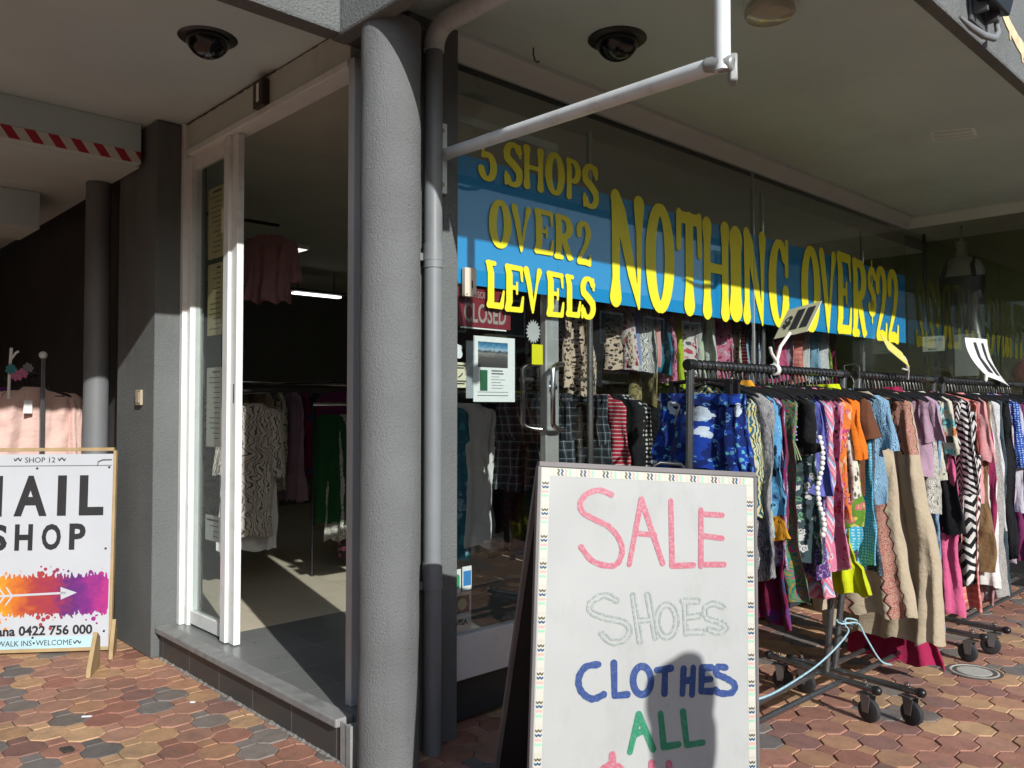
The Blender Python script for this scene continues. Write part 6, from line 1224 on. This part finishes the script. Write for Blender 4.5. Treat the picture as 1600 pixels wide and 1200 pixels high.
# ================================================================ the person standing right of the camera, whose head shades the whiteboard
def person():
    px, py = 1.515, -.565; fd = Vector((.265, .964, 0)).normalized(); rt = Vector((fd.y, -fd.x, 0))
    def P(x, y, z):
        z = z * .93 if z < 1.34 else 1.2462 + (z - 1.34) * 1.31 if z < 1.4 else z + (1.3248 - 1.4) * max(0, 1 - (z - 1.4) / .06)
        return Vector((px, py, 0)) + rt * x + fd * y + Vector((0, 0, z))
    def ell(b, c, rx, ry, rz, n=20):
        st = len(b.v); m = 12
        for i in range(m + 1):
            t = math.pi * i / m
            for k in range(n): a = 2 * math.pi * k / n; b.v.append(P(c[0] + rx * math.sin(t) * math.cos(a), c[1] + ry * math.sin(t) * math.sin(a), c[2] - rz * math.cos(t)))
        for i in range(m):
            for k in range(n): j = (k + 1) % n; b.face((st + i * n + k, st + i * n + j, st + (i + 1) * n + j, st + (i + 1) * n + k))
    def tube(b, pts, rs): b.tube([P(*p) for p in pts], rs, 14)
    b = MB()
    ell(b, (0, .01, 1.505), .072, .092, .108); ell(b, (0, .045, 1.455), .052, .058, .065); ell(b, (0, .102, 1.492), .013, .022, .022)
    for s in (-1, 1): ell(b, (s * .074, .0, 1.495), .010, .02, .03, 10); ell(b, (s * .03, .088, 1.515), .014, .012, .010, 10)
    ell(b, (0, .097, 1.447), .024, .010, .008, 10)
    tube(b, [(0, -.005, 1.30), (0, .0, 1.42)], [.058, .052])
    tube(b, [(0, 0, .80), (0, 0, .93), (0, .005, 1.05), (0, 0, 1.2), (0, -.005, 1.29), (0, 0, 1.33)], [.13, .15, .125, .14, .13, .07])
    tube(b, [(-.17, 0, 1.27), (0, 0, 1.29), (.17, 0, 1.27)], [.05, .07, .05])
    for s in (-1, 1):
        tube(b, [(s * .085, 0, .85), (s * .09, .01, .65), (s * .09, .012, .46), (s * .09, -.012, .32), (s * .09, -.01, .08)], [.088, .075, .052, .052, .036])
        tube(b, [(s * .09, -.035, .045), (s * .095, .05, .035), (s * .10, .16, .022)], [.034, .036, .024])
        A = [(s * .175, 0, 1.265), (s * .215, -.01, 1.12), (s * .235, .0, 1.0), (s * .24, .05, .86), (s * .238, .075, .78)]
        tube(b, A, [.048, .042, .036, .031, .024]); ell(b, (s * .236, .085, .735), .018, .036, .048, 14)
        for k, (dy, L) in enumerate(((-.026, .062), (-.009, .072), (.009, .070), (.025, .058))): tube(b, [(s * .236, .085 + dy, .70), (s * .232, .089 + dy * 1.1, .70 - L * .5), (s * .222, .090 + dy * 1.1, .70 - L)], [.0095, .009, .007])
        tube(b, [(s * .232, .112, .75), (s * .222, .132, .715), (s * .214, .136, .685)], [.011, .0095, .0075])
    skin = M('skin', (.48, .29, .21), .55, var=.06)
    def remesh(o, v):
        m = o.modifiers.new('remesh', 'REMESH'); m.mode = 'VOXEL'; m.voxel_size = v; m.use_smooth_shade = True
        s = o.modifiers.new('soft', 'SMOOTH'); s.iterations = 3
    body = obj('person', b, skin, None, (px, py, 0), smooth=True); remesh(body, .0065)
    tag(body, 'person in a grey top and dark trousers standing beside the viewer, facing the whiteboard', 'person')
    h = MB(); ell(h, (0, -.012, 1.535), .112, .112, .122); ell(h, (0, -.055, 1.46), .108, .075, .10); ell(h, (.03, .0, 1.635), .055, .06, .028); ell(h, (-.06, -.02, 1.60), .045, .05, .035); ell(h, (.085, -.02, 1.57), .035, .05, .045)
    o = obj('hair', h, M('dark_hair', (.035, .02, .012), .6, bump=.6, bs=90, bst=(3, 3, .4)), body, None, smooth=True); remesh(o, .008)
    s_ = MB(); tube(s_, [(0, 0, .84), (0, 0, .95), (0, .005, 1.05), (0, 0, 1.2), (0, -.005, 1.29), (0, 0, 1.345)], [.155, .165, .142, .155, .145, .075]); tube(s_, [(-.17, 0, 1.27), (0, 0, 1.295), (.17, 0, 1.27)], [.062, .08, .062])
    for s in (-1, 1): tube(s_, [(s * .175, 0, 1.265), (s * .216, -.01, 1.12), (s * .232, -.003, 1.03)], [.062, .056, .055])
    o = obj('top', s_, M('grey_jersey', (.16, .17, .19), .85, bump=.2, bs=200), body, None, smooth=True); remesh(o, .012)
    s_ = MB(); tube(s_, [(0, 0, .80), (0, 0, .9)], [.15, .158])
    for s in (-1, 1): tube(s_, [(s * .082, 0, .86), (s * .09, .01, .65), (s * .09, .012, .46), (s * .09, -.008, .3), (s * .09, -.008, .10)], [.10, .088, .07, .068, .06])
    o = obj('trousers', s_, M('dark_denim', (.03, .04, .065), .8), body, None, smooth=True); remesh(o, .012)
    for s in (-1, 1):
        s_ = MB(); tube(s_, [(s * .09, -.045, .045), (s * .095, .05, .042), (s * .10, .17, .03)], [.043, .044, .03]); tube(s_, [(s * .09, -.02, .05), (s * .09, -.015, .1)], [.045, .046]); o = obj('shoe', s_, M('shoe_black', (.02, .02, .02), .5), body, None, smooth=True); remesh(o, .008)
person()

# ================================================================ the far side of the street, seen only in the glass
b = MB(); b.v = [Vector(p) for p in ((-60, -9.5, -.014), (60, -9.5, -.014), (60, -4.2, -.014), (-60, -4.2, -.014))]; b.face((0, 1, 2, 3)); struct(obj('road', b, M('asphalt', (.05, .05, .052), .9, var=.2, bump=.4, bs=200)))
b = MB(); b.box(-60, -4.2, -.019, 60, -4.05, .0); struct(obj('kerb', b, M('kerb_concrete', (.30, .29, .27), .85, var=.15)))
def street_block(x0, x1, h, lab, wall):
    t = thing('street_building', lab, 'building', ((x0 + x1) / 2, -13.5, -.02), 'buildings across the street')
    b = MB(); b.box(x0, -18, -.02, x1, -12.2, h); obj('wall', b, wall, t)
    b = MB(); b.box(x0 - .1, -12.2, h - .35, x1 + .1, -12.05, h + .1); b.box(x0, -12.2, 2.9, x1, -10.8, 3.05); obj('awning', b, M('awning_grey', (.22, .21, .20), .7), t)
    n = int((x1 - x0) / 2.4)
    for k in range(n):
        a = x0 + .5 + k * (x1 - x0 - .4) / n
        w = obj('window', MB().box(a, -12.2, .5, a + 1.7, -12.16, 2.6), white, t); obj('pane', MB().box(a + .06, -12.158, .56, a + 1.64, -12.15, 2.54), M('dark_pane', (.02, .022, .025), .08), w)
        w = obj('window', MB().box(a + .2, -12.2, 3.5, a + 1.4, -12.16, h - .6), white, t); obj('pane', MB().box(a + .26, -12.158, 3.56, a + 1.34, -12.15, h - .66), M('dark_pane', (0, 0, 0)), w)
for x0, x1, h, lab, c in ((-26, -12, 4.9, 'low brown rendered shop across the street, left of the others', (.22, .17, .13)), (-11.8, 1, 5.2, 'grey rendered shop across the street behind the viewer', (.2, .2, .2)), (1.2, 13, 4.8, 'cream shop across the street to the right', (.3, .27, .21)), (13.2, 30, 5.2, 'red brown shop across the street, farthest right', (.2, .1, .07))):
    street_block(x0, x1, h, lab, M('street_wall_%d' % int(x1 + 50), c, .85, var=.15))
